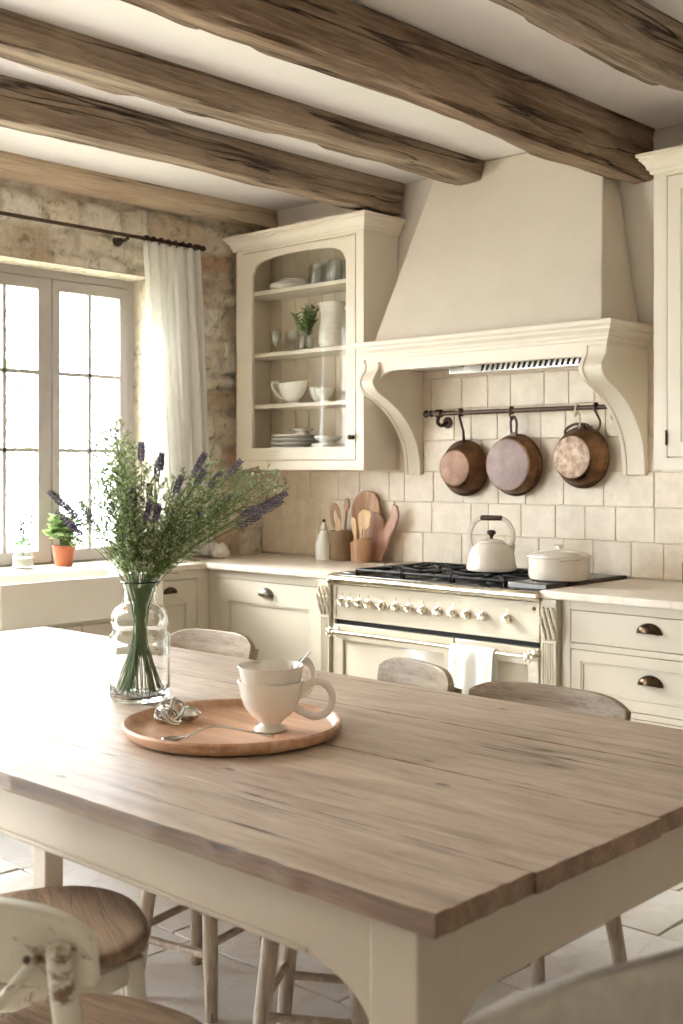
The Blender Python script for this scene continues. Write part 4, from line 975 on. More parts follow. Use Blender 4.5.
# jar at the right edge
t = thing('stoneware_jar', 'brown stoneware jar cut off by the right edge on the worktop', 'jar', (-2.425, 4.80, .92), world=False)
MB().lathe([(.001,0),(.048,0),(.054,.01),(.056,.09),(.048,.115),(.05,.125),(.044,.125),(.042,.115),(.05,.09),(.046,.012),(.001,.01)], seg=28).build('body', m_crock, t)
MB().lathe([(.052,.125),(.053,.132),(.03,.142),(.001,.144)], seg=24).lathe([(.008,.142),(.012,.152),(.008,.16),(.001,.161)], seg=12).build('lid', m_crock, t)
# cloth lump in the corner
def lump(u, v):
    a = u*2*PI; r = .085*math.sin(PI*v*.5)**.7 if False else .0
    return (0,0,0)
b = MB(); b.sphere((0,0,.035), .075, 40, 24, (1.2,.8,.55))
b.v = [(x*(1+.25*noise.noise((x*30,y*30,z*30))), y*(1+.25*noise.noise((x*30,y*30,z*30+4))), max(.001, z*(1+.3*noise.noise((x*34,y*34,9)))+.018*noise.noise((x*60,y*60,z*60)))) for x, y, z in b.v]
o = b.build('crumpled_cloth', m_towel, None, off=(0,0,0), ang=80); o.location = (-5.17, 4.44, .921); tag(o, 'small crumpled white cloth on the worktop in the stone wall corner', 'cloth')

# ---- window sill plants
t = thing('potted_basil', 'bright green leafy herb in a terracotta pot on the window sill', 'potted plant', (-5.30, 3.511, .921), world=False)
MB().lathe([(.001,0),(.040,0),(.044,.004),(.055,.085),(.060,.086),(.062,.108),(.056,.108),(.052,.09),(.042,.012),(.001,.01)], seg=32).build('pot', m_terra, t)
MB().lathe([(.001,.095),(.054,.095),(.054,.088),(.001,.088)], seg=24).build('soil', m_soil, t)
rg = random.Random(8); lf = MB(); st = MB()
for i in range(60):
    a = rg.uniform(0,2*PI); r = rg.uniform(.01,.12); tip = Vector((math.cos(a)*r*.9, math.sin(a)*r, rg.uniform(.13,.30)-r*.5)); p = spline([(math.cos(a)*.015, math.sin(a)*.015, .09), (tip.x*.4, tip.y*.4, .10+tip.z*.45), tip], 5); st.tube(p, .0018, 5)
    for k in range(3, len(p)):
        for q in range(3):
            a2 = rg.uniform(0,2*PI); d = Vector((math.cos(a2), math.sin(a2), rg.uniform(-.1,.6))).normalized()*rg.uniform(.025,.045); w = d.cross(Vector((0,0,1))).normalized()*.015; c0 = Vector(p[k]); m_ = c0+d*.5+Vector((0,0,.004))
            lf.add([c0, c0+d*.35+w, c0+d*.75+w*.8, c0+d, c0+d*.75-w*.8, c0+d*.35-w, m_], [(0,1,6),(1,2,6),(2,3,6),(3,4,6),(4,5,6),(5,0,6)])
st.build('stems', m_stem, t); lf.build('leaves', m_basil, t, recalc=False, smooth=False)
t = thing('succulent_jar', 'glass jar with a small green plant and purple flower spikes on the sill', 'jar', (-5.32, 3.28, .921), world=False)
MB().lathe([(.001,0),(.046,0),(.054,.01),(.056,.055),(.046,.075),(.048,.085),(.045,.085),(.043,.075),(.052,.055),(.05,.012),(.001,.01)], seg=28).build('jar', m_glass, t)
MB().lathe([(.001,.06),(.05,.055),(.05,.015),(.001,.012)], seg=24).build('soil', m_matte, t)
lf = MB(); st = MB(); fw_ = MB()
for i in range(46):
    a = i*2.4; r = .02+.045*(i/46); zz = .075+.05*(1-i/46)+rg.uniform(0,.04); d = Vector((math.cos(a), math.sin(a), .5)).normalized()*.035; w = d.cross(Vector((0,0,1))).normalized()*.010; c0 = Vector((math.cos(a)*r*.5, math.sin(a)*r*.5, zz))
    lf.add([c0, c0+d*.5+w, c0+d, c0+d*.5-w, c0+d*.5+Vector((0,0,.006))], [(0,1,4),(1,2,4),(2,3,4),(3,0,4)])
for i in range(4):
    tp = Vector((rg.uniform(-.03,.03), rg.uniform(-.04,.04), rg.uniform(.19,.26))); st.tube([(0,0,.06), tp*.6, tp], .0015, 5)
    for k in range(14): c0 = tp+Vector((rg.uniform(-.008,.008), rg.uniform(-.008,.008), -.006*k+.03)); fw_.sphere(c0, .006, 5, 3)
st.build('stems', m_stem, t); lf.build('leaves', m_succ, t, recalc=False, smooth=False); f_ = fw_.build('flowers', m_lav, t, recalc=False); f_['kind'] = 'stuff'

# ---- curtain and rod
t = thing('curtain_rod', 'thin iron curtain rod with rings in front of the stone wall', 'curtain rod', (-5.2, 3.4, 2.675))
b = MB().tube([(-5.2,1.95,2.675),(-5.2,4.34,2.675)], .010, 12); b.build('rod', m_iron, t)
MB().lathe([(.010,-.01),(.016,-.006),(.016,.004),(.010,.008),(.014,.018),(.016,.028),(.008,.042),(.001,.046)], (-5.2,4.34,2.675), 14, M=Matrix.Rotation(math.radians(-90), 4, 'X')).build('finial', m_iron, t)
for y in (3.845, 2.2): MB().lathe([(.032,0),(.030,.008),(.012,.014),(.001,.015)], (-5.295,y,2.66), 16, M=Matrix.Rotation(math.radians(90), 4, 'Y')).tube(spline([(-5.29,y,2.66),(-5.23,y,2.652),(-5.2,y,2.660)], 5), .009, 8).build('bracket', m_iron, t)
def cur(u, v):
    y0_, y1_ = 3.935+.02*v, 4.335+.08*v; spread = 1
    y = y0_+.09*v*(1-.0)+(y1_-y0_-.09*v)*u; ph = u*2*PI*6.5
    am = (.018+.024*v)*(.7+.3*math.sin(u*9))
    return (-5.2+.012+am*math.sin(ph)+.010*math.sin(ph*2.3+v*2)*v, y+.006*math.sin(ph*1.7+3*v), 2.655-v*1.715+.004*math.sin(ph))
t2 = thing('curtain', 'white linen curtain panel gathered at the right side of the window', 'curtain', (-5.2, 4.2, .94))
b = MB().grid(170, 50, cur, thick=.0025); b.build('cloth_panel', m_curtain, t2, ang=180)
for k in range(8):
    y = 3.965+.35*k/7.0; b = MB(); b.tube([(-5.2+0.0195*math.cos(a), y+.003*math.sin(a*2+k), 2.675-.005+.0195*math.sin(a)) for a in [2*PI*i/20 for i in range(20)]], .0045, 7, closed=True); b.build('ring', m_iron, t2)
# ------------------------------------------------------------ dining table
TX0, TX1, TY0, TY1, TZ = -4.30, -1.096, 1.362, 2.76, .77
t = thing('dining_table', 'long farmhouse table with worn plank top and cream painted base', 'table', (-2.7, 2.06, 0))
b = MB(); rr = random.Random(12)
ends = [1.362, 1.615, 2.03, 2.41, 2.76]
for k in range(4):
    ya, yb_ = ends[k]+(.0022 if k else 0), ends[k+1]-.0022; xe = TX1+rr.uniform(-.004,.008) if k else TX1
    nx = 150; out = []
    def edge(y, s): return [(TX0+(xe-TX0)*i/nx, y+s*(noise.noise((i*.35, k*7+s*3, 1))*.0035+noise.noise((i*.06, k*7+s*5, 3))*.004*(1 if (k == 0 and s < 0) else .25))) for i in range(nx+1)]
    lo = edge(ya, -1); hi = edge(yb_, 1)[::-1]
    rg_ = [(xe+noise.noise((j*.7, k, 4))*.004, ya+(yb_-ya)*j/12) for j in range(1, 12)]
    b.prism(lo+rg_+hi, 'z', TZ-.037+rr.uniform(-.002,0), TZ+rr.uniform(-.0012,0) if k else TZ)
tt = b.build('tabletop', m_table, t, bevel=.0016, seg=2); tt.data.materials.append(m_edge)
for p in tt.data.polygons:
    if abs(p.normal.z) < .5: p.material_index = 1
def bracket_apron(mb, along, p0, p1, q, zt, zb, leg, drop, r):
    """apron panel with quarter-round brackets growing into the legs"""
    a0, a1 = p0+leg, p1-leg
    pts = [(a0, zt), (a0, drop)] + [(a0+r-r*math.cos(math.radians(x)), drop+(zb-drop)*math.sin(math.radians(x))) for x in range(8, 91, 8)]
    pts += [(a1-r+r*math.cos(math.radians(x)), drop+(zb-drop)*math.sin(math.radians(x))) for x in range(88, 0, -8)] + [(a1, drop), (a1, zt)]
    return mb.prism(pts, 'y' if along == 'x' else 'x', q[0], q[1])
lx0, lx1, ly0, ly1, L = TX0+.065, TX1-.065, TY0+.038, TY1-.038, .10
for y in ((ly0+.012, ly0+.034), (ly1-.034, ly1-.012)):
    b = bracket_apron(MB(), 'x', lx0, lx1, y, TZ-.039, .607, L, .50, .16); ap = b.build('apron', m_apron, t, bevel=.002)
    yo = y[0]-.005 if y[0] < 2 else y[1]-.003
    MB().box(lx0+L+.15, lx1-L-.15, yo, yo+.008, .611, .620).build('bead', m_apron, ap, bevel=.002, off=ORG[t.name])
for x in ((lx0+.012, lx0+.034), (lx1-.034, lx1-.012)):
    bracket_apron(MB(), 'y', ly0, ly1, x, TZ-.039, .570, L, .47, .14).build('apron', m_apron, t, bevel=.002)
for x in (lx0, lx1-L):
    for y in (ly0, ly1-L):
        b = MB(); zz = [0,.02,.05,.30,.56,.60,TZ-.039]; ww = [.040,.046,.036,.042,.050,.050,.050]; cx, cy = x+L/2, y+L/2
        vs = [(cx+sx*w_, cy+sy*w_, z) for z, w_ in zip(zz, ww) for sx, sy in ((-1,-1),(1,-1),(1,1),(-1,1))]
        fs = [(i*4+j, i*4+(j+1) % 4, (i+1)*4+(j+1) % 4, (i+1)*4+j) for i in range(6) for j in range(4)]+[(3,2,1,0),(24,25,26,27)]
        b.add(vs, fs); b.build('leg', m_apron, t, bevel=.004)
b = MB(); b.box(-2.98, -2.915, 1.87, 1.93, 0, TZ-.04); b.build('centre_leg', m_apron, t, bevel=.005)

# ------------------------------------------------------------ chairs
CH = .095
def crest(W_, H_, z, mat, name, par, y=-.20, bow=.05, th=.022):
    """curved, solid top rail with dropped round ends"""
    nu, nv = 41, 9
    def fn(u, v):
        x = (u-.5)*W_; e = abs(2*u-1); top = H_*(1-.38*e**6); bot = -H_*.06+.012*e*e
        zz = bot+(top-bot)*v
        return (x, y-.004-(bow*(1-e*e))+.012*(v-.5)*-1, z-H_+zz)
    MBx = MB().grid(nu, nv, fn, thick=th); return MBx.build(name, mat, par, bevel=.005, seg=3, off=(0,0,0), ang=50)
def make_chair(label, ms, ml, mc, top=.79, cross=True, white=False, group=None, W_=.46):
    t = thing('dining_chair', label, 'chair', (0,0,0), 0, group, world=False)
    b = MB(); sh = [(abs(math.cos(a))**.8*math.copysign(1, math.cos(a))*.205*(1.0+.04*math.sin(a)), abs(math.sin(a))**.8*math.copysign(1, math.sin(a))*.20) for a in [2*PI*i/40 for i in range(40)]]
    k = 40; lv = [(.430,.93),(.436,.99),(.446,1),(.456,.985),(.461,.94),(.458,.85),(.452,.5),(.451,.02)]
    vs = [(x*s_, y*s_+.02, z) for z, s_ in lv for x, y in sh]; fs = [(i*k+j, i*k+(j+1) % k, (i+1)*k+(j+1) % k, (i+1)*k+j) for i in range(len(lv)-1) for j in range(k)]+[tuple(range(k-1,-1,-1)), tuple(range((len(lv)-1)*k, len(lv)*k))]
    b.add(vs, fs); b.build('seat', ms, t, off=(0,0,0), ang=60)
    b = MB().tube([(x*.90, y*.90+.02, .405) for x, y in sh], .016, 8, flat=1.7, closed=True); b.build('seat_frame', ml, t, off=(0,0,0))
    for q in (-1, 1):
        b = MB().tube(spline([(q*.150,.165,.43),(q*.158,.175,.25),(q*.172,.19,0)], 6), [.019]*6+[.016]*6+[.014], 10); b.build('leg', ml, t, off=(0,0,0))
        sp = spline([(q*.185,-.232,0),(q*.170,-.185,.25),(q*.165,-.165,.44),(q*(W_/2-.045),-.19,.60),(q*(W_/2-.035),-.225,top-.05)], 6); b = MB().tube(sp, [.018+.003*math.sin(i*.4) for i in range(len(sp))], 10); b.build('leg', ml, t, off=(0,0,0))
        h = MB().tube(spline([(q*.150,.16,.24),(q*.135,.155,.35),(q*.07,.165,.395)], 6), .009, 8); h.tube(spline([(q*.160,.15,.24),(q*.175,.06,.36),(q*.17,0,.395)], 6), .009, 8); h.build('bentwood_brace', ml, t, off=(0,0,0))
    for p, q_ in (((-.165,.185,.16),(.165,.185,.16)), ((-.163,.18,.21),(-.172,-.19,.21)), ((.163,.18,.21),(.172,-.19,.21)), ((-.175,-.20,.17),(.175,-.20,.17))):
        MB().tube([p, tuple((a+c_)/2 for a, c_ in zip(p, q_)), q_], [.011,.014,.011], 8).build('stretcher', ml, t, off=(0,0,0))
    crest(W_, CH, top, mc, 'top_rail', t, y=-.185)
    if cross:
        for q in (-1, 1):
            pa, pb = (q*(W_/2-.075), -.232, top-.075), (-q*.105, -.172, .462)
            mid = tuple((a+c_)/2-(.022 if i == 1 else 0)+(.004*q if i == 1 else 0) for i, (a, c_) in enumerate(zip(pa, pb)))
            b = MB().tube(spline([pa, mid, pb], 8), .015, 8, flat=.45); br = b.build('cross_brace', ml, t, off=(0,0,0))
            s_ = MB(); s_.sphere((pa[0]-q*.004, pa[1]-.010, pa[2]+.006), .006, 10, 6); s_.build('bolt', m_iron, br, off=(0,0,0))
    return t
proto = make_chair('weathered wooden chair behind the vase end of the table, leftmost on the stove side', m_seat, m_chairz, m_chair, group='weathered chairs on the stove side')
proto.location = (-3.53, 2.83, 0); proto.rotation_euler = (0,0,math.radians(180+4))
c2 = copy_tree(proto, (-2.545, 2.80, 0), math.radians(180-20), 'weathered wooden chair in front of the range, angled and half hidden behind its neighbour')
c3 = copy_tree(proto, (-1.955, 2.77, 0), math.radians(180+3), 'weathered wooden chair with the widest visible back, in front of the drawer cabinet')
c3.scale = (1.18, 1, .985)
CH = .118
n1_ = make_chair('white painted cross-back chair with chipped rail, nearest at the lower left', m_seat, m_chwhite, m_chwhite, top=.80, group=None, W_=.44)
n1_.location = (-1.675, 1.13, 0); n1_.rotation_euler = (0,0,math.radians(12)); n1_.scale = (1,1,.99)
n2_ = make_chair('worn wooden chair at lower left whose round seat slides under the table', m_seat, m_chwhite, m_chwhite, top=.80)
n2_.location = (-2.16, 1.34, 0); n2_.rotation_euler = (0,0,math.radians(-24)); n2_.scale = (1.12,1.12,1.04)
def make_stool(label):
    t = thing('wooden_stool', label, 'stool', (0,0,0), 0, 'wooden stools under the table', world=False)
    b = MB().lathe([(.001,.42),(.15,.42),(.162,.428),(.165,.44),(.158,.455),(.13,.452),(.001,.448)], seg=36); b.build('seat', m_seat, t, off=(0,0,0))
    for k in range(4):
        a = PI/4+k*PI/2; sp = [(math.cos(a)*r, math.sin(a)*r, z) for r, z in ((.13,.43),(.145,.3),(.165,.15),(.185,0))]
        MB().tube(sp, [.019,.021,.020,.017], 10).build('leg', m_chairz, t, off=(0,0,0))
        a2 = a+PI/2; MB().tube([(math.cos(a)*.163, math.sin(a)*.163, .16+.03*(k % 2)), (math.cos(a2)*.163, math.sin(a2)*.163, .16+.03*(k % 2))], .011, 8).build('stretcher', m_chairz, t, off=(0,0,0))
    return t
s1 = make_stool('weathered wooden stool under the table, left one beside the cream centre leg'); s1.location = (-2.50, 2.10, 0); s1.rotation_euler = (0,0,.2)
s2 = copy_tree(s1, (-1.98, 2.03, 0), .55, 'weathered wooden stool under the table, right one near the corner leg')

# linen covered chair at the table's end
t = thing('linen_chair', 'chair in a grey linen slipcover at the bottom right corner', 'chair', (-.82, 1.17, 0), math.radians(73), world=False)
def cover(u, v):
    # u around the back (front face then rear face), v from floor to crest
    W2 = .255; T = .035; a = u*2*PI; ca, sa = math.cos(a), math.sin(a)
    x = W2*math.copysign(abs(ca)**.25, ca); y = T*math.copysign(abs(sa)**.5, sa)
    bow = -.045*(1-(x/W2)**2); e = abs(x)/W2
    top = .957-.035*e**3-.02*(x/W2)*0
    z = .48+(top-.48)*v; k = 1-max(0, v-.93)/.07*.35
    wr = .004*noise.noise((x*14, v*5, 2))+.003*noise.noise((x*40, v*9, 7))
    return (x*(.985 if v > .97 else 1), (y*k*(1 if v < .999 else .4))+bow-.20-.05*v+wr*math.copysign(1, sa), z)
b = MB().grid(96, 40, cover, closed_u=True); n = 96; b.f.append(tuple(i*40+39 for i in range(96)))
b.build('back_cover', m_linen, t, off=(0,0,0), ang=75)
def skirt(u, v):
    a = u*2*PI; ca, sa = math.cos(a), math.sin(a); x = .25*math.copysign(abs(ca)**.3, ca); y = .215*math.copysign(abs(sa)**.3, sa)-.005
    f = 1+.03*(1-v)*math.sin(a*14)*.6+.03*(1-v)
    return (x*f, y*f, .05+.43*v)
b = MB().grid(140, 14, skirt, closed_u=True); b.f.append(tuple(i*14+13 for i in range(140))); b.build('seat_cover', m_linen, t, off=(0,0,0), ang=60)
for q in (-1, 1):
    for yy in (-.19, .18): MB().box(q*.21-.016, q*.21+.016, yy-.016, yy+.016, 0, .47).build('leg', m_chairz, t, bevel=.003, off=(0,0,0))

# ------------------------------------------------------------ tray, cups, spoons
TC = Vector((-2.215, 1.955, TZ+.001))
b = MB().lathe([(.001,0),(.245,0),(.262,.006),(.270,.018),(.271,.028),(.266,.033),(.257,.031),(.250,.020),(.243,.014),(.001,.013)], seg=96)
single(b, 'serving_tray', m_tray, (0,0,0), 'round reddish wooden tray with raised rim on the dining table', 'tray', ang=50).location = TC
cz = TZ+.0155
def big_cup(name, label, z, hang, twist):
    t = thing(name, label, 'cup', (-2.118, 1.992, z), twist, 'stacked cups on the tray', world=False)
    SC = .955; pr = [(.001,.006),(.030,.004),(.040,0),(.043,.003),(.040,.009),(.030,.014),(.028,.020),(.034,.028),(.052,.042),(.068,.064),(.077,.090),(.082,.118),(.085,.128),(.083,.129),(.079,.118),(.074,.090),(.064,.066),(.048,.046),(.030,.033),(.001,.030)]
    MB().lathe([(r*SC, z_*SC) for r, z_ in pr], seg=56).build('cup', m_cup, t, ang=50)
    MB().tube(spline([(.070,0,.098),(.095,0,.116),(.130,0,.116),(.150,0,.085),(.140,0,.048),(.108,0,.034),(.076,0,.046),(.058,0,.060)], 7), .0065, 10, flat=1.5).build('handle', m_cup, t)
    return t
big_cup('coffee_cup', 'large footed cream cup standing on the wooden tray, lower of the stack', cz, 0, math.radians(43))
big_cup('coffee_cup', 'large cream cup nested in the other one on the wooden tray', cz+.036, 0, math.radians(92))
def spoon(pts, bowl_at, label, loc=(0,0,0), r=.0032, bowl=(.034,.022), nm='teaspoon', grp=None, tines=False):
    o = Vector(pts[0]); b = MB(); sp = spline(pts, 8); n = len(sp); b.tube(sp, [r*(1.0+1.0*(max(0, i/n-.6))) for i in range(n)], 8, flat=.6)
    bc = Vector(bowl_at); d = (bc-Vector(pts[0])); d.z = 0; d.normalize(); sd_ = Vector((-d.y, d.x, 0))
    def fn(u, v):
        a = u*2*PI; q = v; e = d*math.cos(a)*bowl[0]*q+sd_*math.sin(a)*bowl[1]*q
        return tuple(bc+e+Vector((0,0,-.009*(1-q*q))))
    b.grid(24, 7, fn, thick=.0012, closed_u=True)
    off = tuple(o); ob = b.build(nm, m_steel, None, off=off, ang=60); ob.location = o; return tag(ob, label, 'spoon', grp)
z_ = cz
spoon([(-2.168,1.768,z_+.012),(-2.166,1.80,z_+.020),(-2.162,1.845,z_+.026),(-2.105,1.876,z_+.022),(-2.06,1.905,z_+.014),(-2.035,1.925,z_+.008)], (-2.182,1.745,z_+.012), 'silver teaspoon lying across the front of the tray towards the cups', r=.0042, bowl=(.030,.018))
spoon([(-2.14,2.075,z_+.035),(-2.115,2.085,z_+.10),(-2.095,2.097,z_+.165),(-2.089,2.10,z_+.183)], (-2.148,2.072,z_+.014), 'silver teaspoon standing upright behind the two cups') if False else None
sp0 = MB(); ps = spline([(-2.12,1.99,cz+.075),(-2.085,2.02,cz+.13),(-2.056,2.045,cz+.175),(-2.045,2.055,cz+.192)], 6); sp0.tube(ps, [.0035+.0022*(i/len(ps))**2 for i in range(len(ps))], 8, flat=.5); sp0.sphere((-2.125,1.985,cz+.083), .013, 12, 8, (1,.7,.4))
single(sp0, 'teaspoon', m_steel, (-2.12,1.99,cz+.075), 'silver teaspoon standing in the upper cup, handle tip showing above', 'spoon')
# tangle of bent silver rings (two round napkin rings and a small infuser)
rc = Vector((-2.375, 1.885, z_))
for k, (dx, dy, dz, r, tx, ty, lb) in enumerate([(0,0,.026,.038,.55,.2,'large tilted silver ring on the left of the tray'), (.02,-.012,.022,.034,-.5,.5,'silver ring interlocked in front of the large tilted one'), (-.022,.010,.030,.030,.9,-.4,'smaller silver ring leaning behind the large tilted one')]):
    M = Matrix.Rotation(tx, 4, 'X') @ Matrix.Rotation(ty, 4, 'Y'); b = MB()
    for off_ in (-.005, .003):
        b.tube([tuple(M @ Vector((r*math.cos(a), r*math.sin(a), off_+.003*math.sin(a*3)))) for a in [2*PI*i/40 for i in range(40)]], .0036, 8, closed=True)
    b.v = [(x, y, max(z, -dz+.001)) for x, y, z in b.v]
    o = b.build('silver_ring', m_steel, None, off=(0,0,0)); o.location = rc+Vector((dx,dy,dz)); tag(o, lb, 'ring', 'silver rings on the tray')
b = MB(); b.sphere((0,0,.020), .026, 24, 14, (1,1,.72)); b.tube([(.027*math.cos(a), .027*math.sin(a), .020) for a in [2*PI*i/30 for i in range(30)]], .003, 8, closed=True); b.tube(spline([(-.026,0,.022),(-.05,-.006,.03),(-.07,-.004,.02),(-.082,.0,.006)], 6), .0028, 8)
o = b.build('tea_infuser', m_steel, None, off=(0,0,0)); o.location = rc+Vector((.035,.035,0)); tag(o, 'rounded silver tea infuser beside the rings on the tray', 'tea infuser')

# ------------------------------------------------------------ vase and bouquet
VB = Vector((-2.73, 2.06, TZ+.001))
t = thing('glass_vase', 'clear glass vase with bulging ribbed shoulders holding lavender', 'vase', VB, world=False)
op = [(.001,0),(.072,0),(.080,.004),(.084,.014),(.085,.05),(.084,.12),(.086,.165),(.085,.182),(.078,.190),(.072,.197),(.076,.206),(.080,.222),(.078,.240),(.068,.258),(.054,.268),(.048,.276),(.047,.30),(.047,.318),(.053,.330),(.055,.334)]
ip = [(.052,.335),(.049,.330),(.043,.318),(.043,.30),(.044,.278),(.050,.264),(.064,.254),(.074,.238),(.076,.222),(.072,.208),(.067,.197),(.074,.187),(.081,.178),(.080,.12),(.080,.05),(.076,.016),(.001,.012)]
b = MB().lathe(op+ip, seg=64)
def flute(v):
    x, y, z = v; a = math.atan2(y, x)
    k = (.035*math.cos(a*8) if .19 < z < .262 else .010*math.cos(a*12) if .02 < z < .185 else 0)
    return (x*(1+k), y*(1+k), z)
b.v = [flute(v) for v in b.v]; b.build('vase_body', m_vase, t, ang=180)
RT, FW = Vector((.7271, .6865, 0)), Vector((-.6865, .7271, 0))
rv = random.Random(31)
def stem_path(tip, k=0):
    """foot spread on the vase bottom, pinched at the neck, then bending out to the tip"""
    hx = tip - VB; hdir = Vector((hx.x, hx.y, 0)); q = hdir.normalized() if hdir.length > 0 else Vector((1,0,0))
    a = rv.uniform(-.8,.8); ft = Matrix.Rotation(a, 4, 'Z') @ (-q*rv.uniform(.03,.072)); nk = q*rv.uniform(.004,.036)+Vector((rv.uniform(-.012,.012), rv.uniform(-.012,.012), 0))
    P = [VB+ft+Vector((0,0,.016)), VB+(ft*.45+nk*.5)+Vector((0,0,.16)), VB+nk+Vector((0,0,.32)), VB+nk+(hdir-nk)*.42+Vector((0,0,.32+(hx.z-.32)*.52)), Vector(tip)]
    return P
def leaf_add(lf, c0, d, L_, w_):
    s_ = d.cross(Vector((rv.uniform(-1,1), rv.uniform(-1,1), 1))).normalized()*w_; u = d*L_
    lf.add([c0, c0+u*.35+s_, c0+u, c0+u*.35-s_], [(0,1,2,3)])
def sprig(px, py, dep, label, grp, kind):
    tip = VB+RT*((px-137)*.002824)+FW*dep+Vector((0,0,(700-py)*.002824))
    sp = spline([tuple(p) for p in stem_path(tip)], 9); n = len(sp)
    nm = {'leaf':'leafy_sprig','lav':'lavender_sprig','fil':'blossom_sprig'}[kind]
    t = thing(nm, label, 'flower' if kind != 'leaf' else 'greenery', tuple(VB+Vector((0,0,.016))), 0, grp)
    st = MB().tube(sp, [.0017-.0009*i/n for i in range(n)], 5); lf = MB(); fl_ = MB()
    i0 = int(n*.56)
    if kind == 'lav':
        for i in range(i0, int(n*.88), 2):
            for q in range(2):
                a = rv.uniform(0, 2*PI); d = Vector((math.cos(a), math.sin(a), 1.4)).normalized(); leaf_add(lf, Vector(sp[i]), d, rv.uniform(.02,.035), .0022)
        tdir = (Vector(sp[-1])-Vector(sp[-4])).normalized(); L_ = rv.uniform(.040,.075); sd1 = tdir.orthogonal().normalized(); sd2 = tdir.cross(sd1)
        st.tube([sp[-1], Vector(sp[-1])+tdir*L_*.5], .001, 5)
        w = 9
        for k in range(w):
            c0 = Vector(sp[-1])+tdir*(L_*(k/(w-1)-.55)); rad = .0062*(1-.55*abs(k/(w-1)-.35))
            for m in range(5):
                a = m*2*PI/5+k*.7; p = c0+(sd1*math.cos(a)+sd2*math.sin(a))*rad*rv.uniform(.7,1.2)
                d = (sd1*math.cos(a)+sd2*math.sin(a))*.6+tdir; d.normalize(); s_ = d.orthogonal().normalized()*.0032; s2 = d.cross(s_).normalized()*.0032
                fl_.add([p-d*.002, p+s_+d*.003, p+s2+d*.003, p-s_+d*.003, p-s2+d*.003, p+d*.010], [(0,2,1),(0,3,2),(0,4,3),(0,1,4),(1,2,5),(2,3,5),(3,4,5),(4,1,5)])
        fl_.build('flower_spike', m_lav, t, recalc=False, smooth=False)['kind'] = 'stuff'
    else:
        for i in range(i0, n):
            c0 = Vector(sp[i]); td = (Vector(sp[i])-Vector(sp[i-1])).normalized()
            for q in range(2):
                a = rv.uniform(0, 2*PI); o1 = td.orthogonal().normalized(); o2 = td.cross(o1); od = (o1*math.cos(a)+o2*math.sin(a)+td*.9).normalized(); bl = rv.uniform(.025,.065)*(1.15-.6*(i-i0)/max(1, n-i0))
                e = c0+od*bl; st.tube([c0, c0+od*bl*.5+Vector((0,0,.003)), e], .0009, 4)
                for m in range(5):
                    cc = c0+od*bl*(.25+.75*m/4); a2 = rv.uniform(0, 2*PI); ld = (Vector((math.cos(a2), math.sin(a2), rv.uniform(-.2,.8)))+od*.6).normalized()
                    if kind == 'fil' and m > 2:
                        fl_.sphere(cc+ld*.006, rv.uniform(.003,.0048), 5, 3)
                    leaf_add(lf, cc, ld, rv.uniform(.009,.019), rv.uniform(.0026,.0048))
        if kind == 'fil': fl_.build('buds', m_bud, t, recalc=False, smooth=False)['kind'] = 'stuff'
    st.build('stem', m_stem, t, recalc=False)
    if lf.v: lf.build('leaves', m_leaf, t, recalc=False, smooth=False)['kind'] = 'stuff'
    return t
m_bud = leafy('pale_bud', (150,160,110), (226,228,196), .2)
gl = ('lavender stem leaning far left out of the glass vase', 'lavender leaning left'); gc = ('lavender stem rising near the middle of the bouquet in the vase', 'lavender in the middle'); gr = ('lavender stem leaning right out of the glass vase', 'lavender leaning right')
for px, py in ((60,498),(66,508),(72,516),(80,510),(86,524),(62,520),(76,530)): sprig(px, py, rv.uniform(-.08,.08), gl[0], gl[1], 'lav')
for px, py in ((140,452),(152,470),(158,462),(146,495),(150,510),(132,500),(158,512)): sprig(px, py, rv.uniform(-.10,.10), gc[0], gc[1], 'lav')
for px, py in ((178,484),(193,466),(200,462),(198,478),(214,480),(229,470),(224,500),(262,505),(256,512),(268,508),(250,520),(246,512),(212,512),(190,518),(272,500)): sprig(px, py, rv.uniform(-.10,.10), gr[0], gr[1], 'lav')
ga = ('fine green leafy sprig on the left half of the bouquet', 'leafy sprigs on the left'); gb = ('fine green leafy sprig on the right half of the bouquet', 'leafy sprigs on the right')
for px, py in ((98,412),(92,424),(108,424),(104,436),(94,444),(112,440),(102,452),(118,446),(124,460),(88,464),(84,480),(100,476),(112,486),(126,474),(76,498),(92,492),(118,500)): sprig(px, py, rv.uniform(-.13,.13), ga[0], ga[1], 'leaf' if rv.random() < .6 else 'leaf')
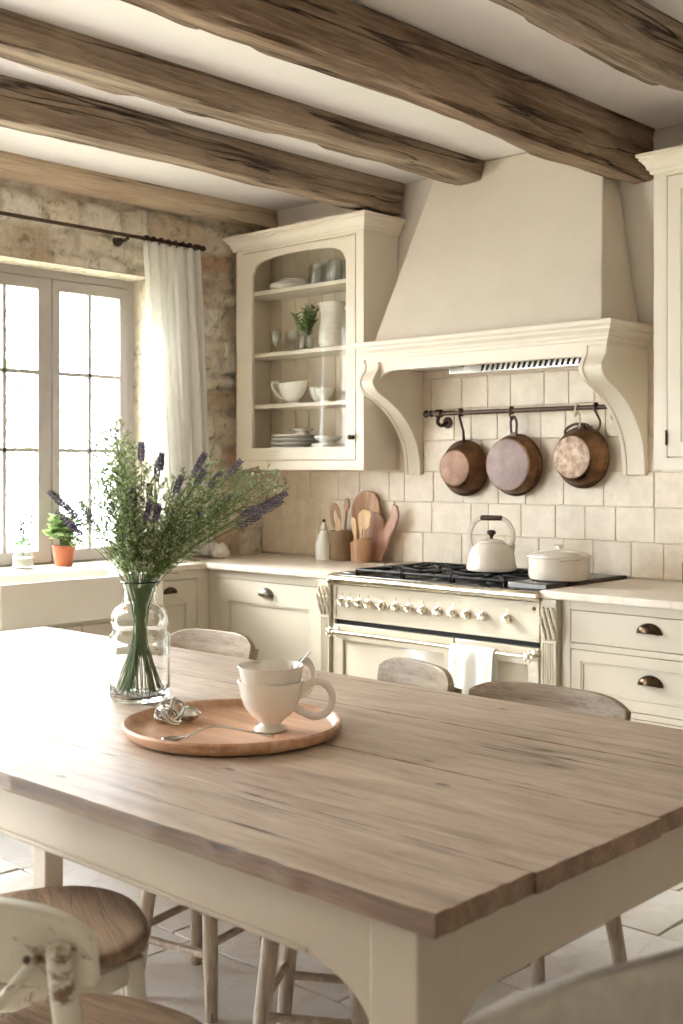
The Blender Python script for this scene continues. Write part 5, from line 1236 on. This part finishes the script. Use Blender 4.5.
for px, py in ((168,484),(182,476),(196,468),(210,462),(222,476),(236,480),(248,470),(262,474),(276,486),(280,492),(240,500),(226,504),(206,494),(188,492),(258,484),(216,520),(176,508)): sprig(px, py, rv.uniform(-.13,.13), gb[0], gb[1], 'leaf')
gd = ('airy blossom sprig with tiny pale buds in the bouquet', 'budding sprigs in the bouquet')
for px, py in ((120,440),(130,448),(138,462),(112,470),(146,474),(134,500),(104,500),(160,486),(200,484),(232,474),(150,512),(252,488),(186,504),(270,480)): sprig(px, py, rv.uniform(-.10,.12), gd[0], gd[1], 'fil')
# ------------------------------------------------------------ light and camera
world = bpy.data.worlds.new('World'); bpy.context.scene.world = world; world.use_nodes = True
bg = world.node_tree.nodes['Background']; bg.inputs[0].default_value = (.90, .935, 1.0, 1); bg.inputs[1].default_value = 13.5
sd = bpy.data.lights.new('sun', 'SUN'); sd.energy = 7; sd.angle = math.radians(20); sd.color = (1.0, .96, .93)
sun = bpy.data.objects.new('sun', sd); C.objects.link(sun)
sun.rotation_euler = Vector((1, .30, -.60)).to_track_quat('-Z', 'Y').to_euler()
cd = bpy.data.cameras.new('camera'); cam = bpy.data.objects.new('camera', cd); C.objects.link(cam)
bpy.context.scene.camera = cam
cam.location = (0, 0, 1.42); cam.rotation_euler = (PI/2, 0, math.radians(43.35))
cd.sensor_width = 36; cd.sensor_fit = 'AUTO'; cd.lens = 1190/1024*36; cd.shift_y = -42/1024; cd.clip_start = .05
cd.dof.use_dof = True; cd.dof.focus_distance = 4.2; cd.dof.aperture_fstop = 5.0
sc = bpy.context.scene
sc.view_settings.view_transform = 'Standard'; sc.view_settings.look = 'None'; sc.view_settings.gamma = 1; sc.view_settings.use_curve_mapping = False
sc.view_settings.exposure = .82
sc.cycles.use_denoising = True; sc.cycles.max_bounces = 12; sc.cycles.diffuse_bounces = 6; sc.cycles.transparent_max_bounces = 24; sc.cycles.transmission_bounces = 12
sc.cycles.sample_clamp_indirect = 8; sc.cycles.caustics_refractive = True; sc.cycles.blur_glossy = .5
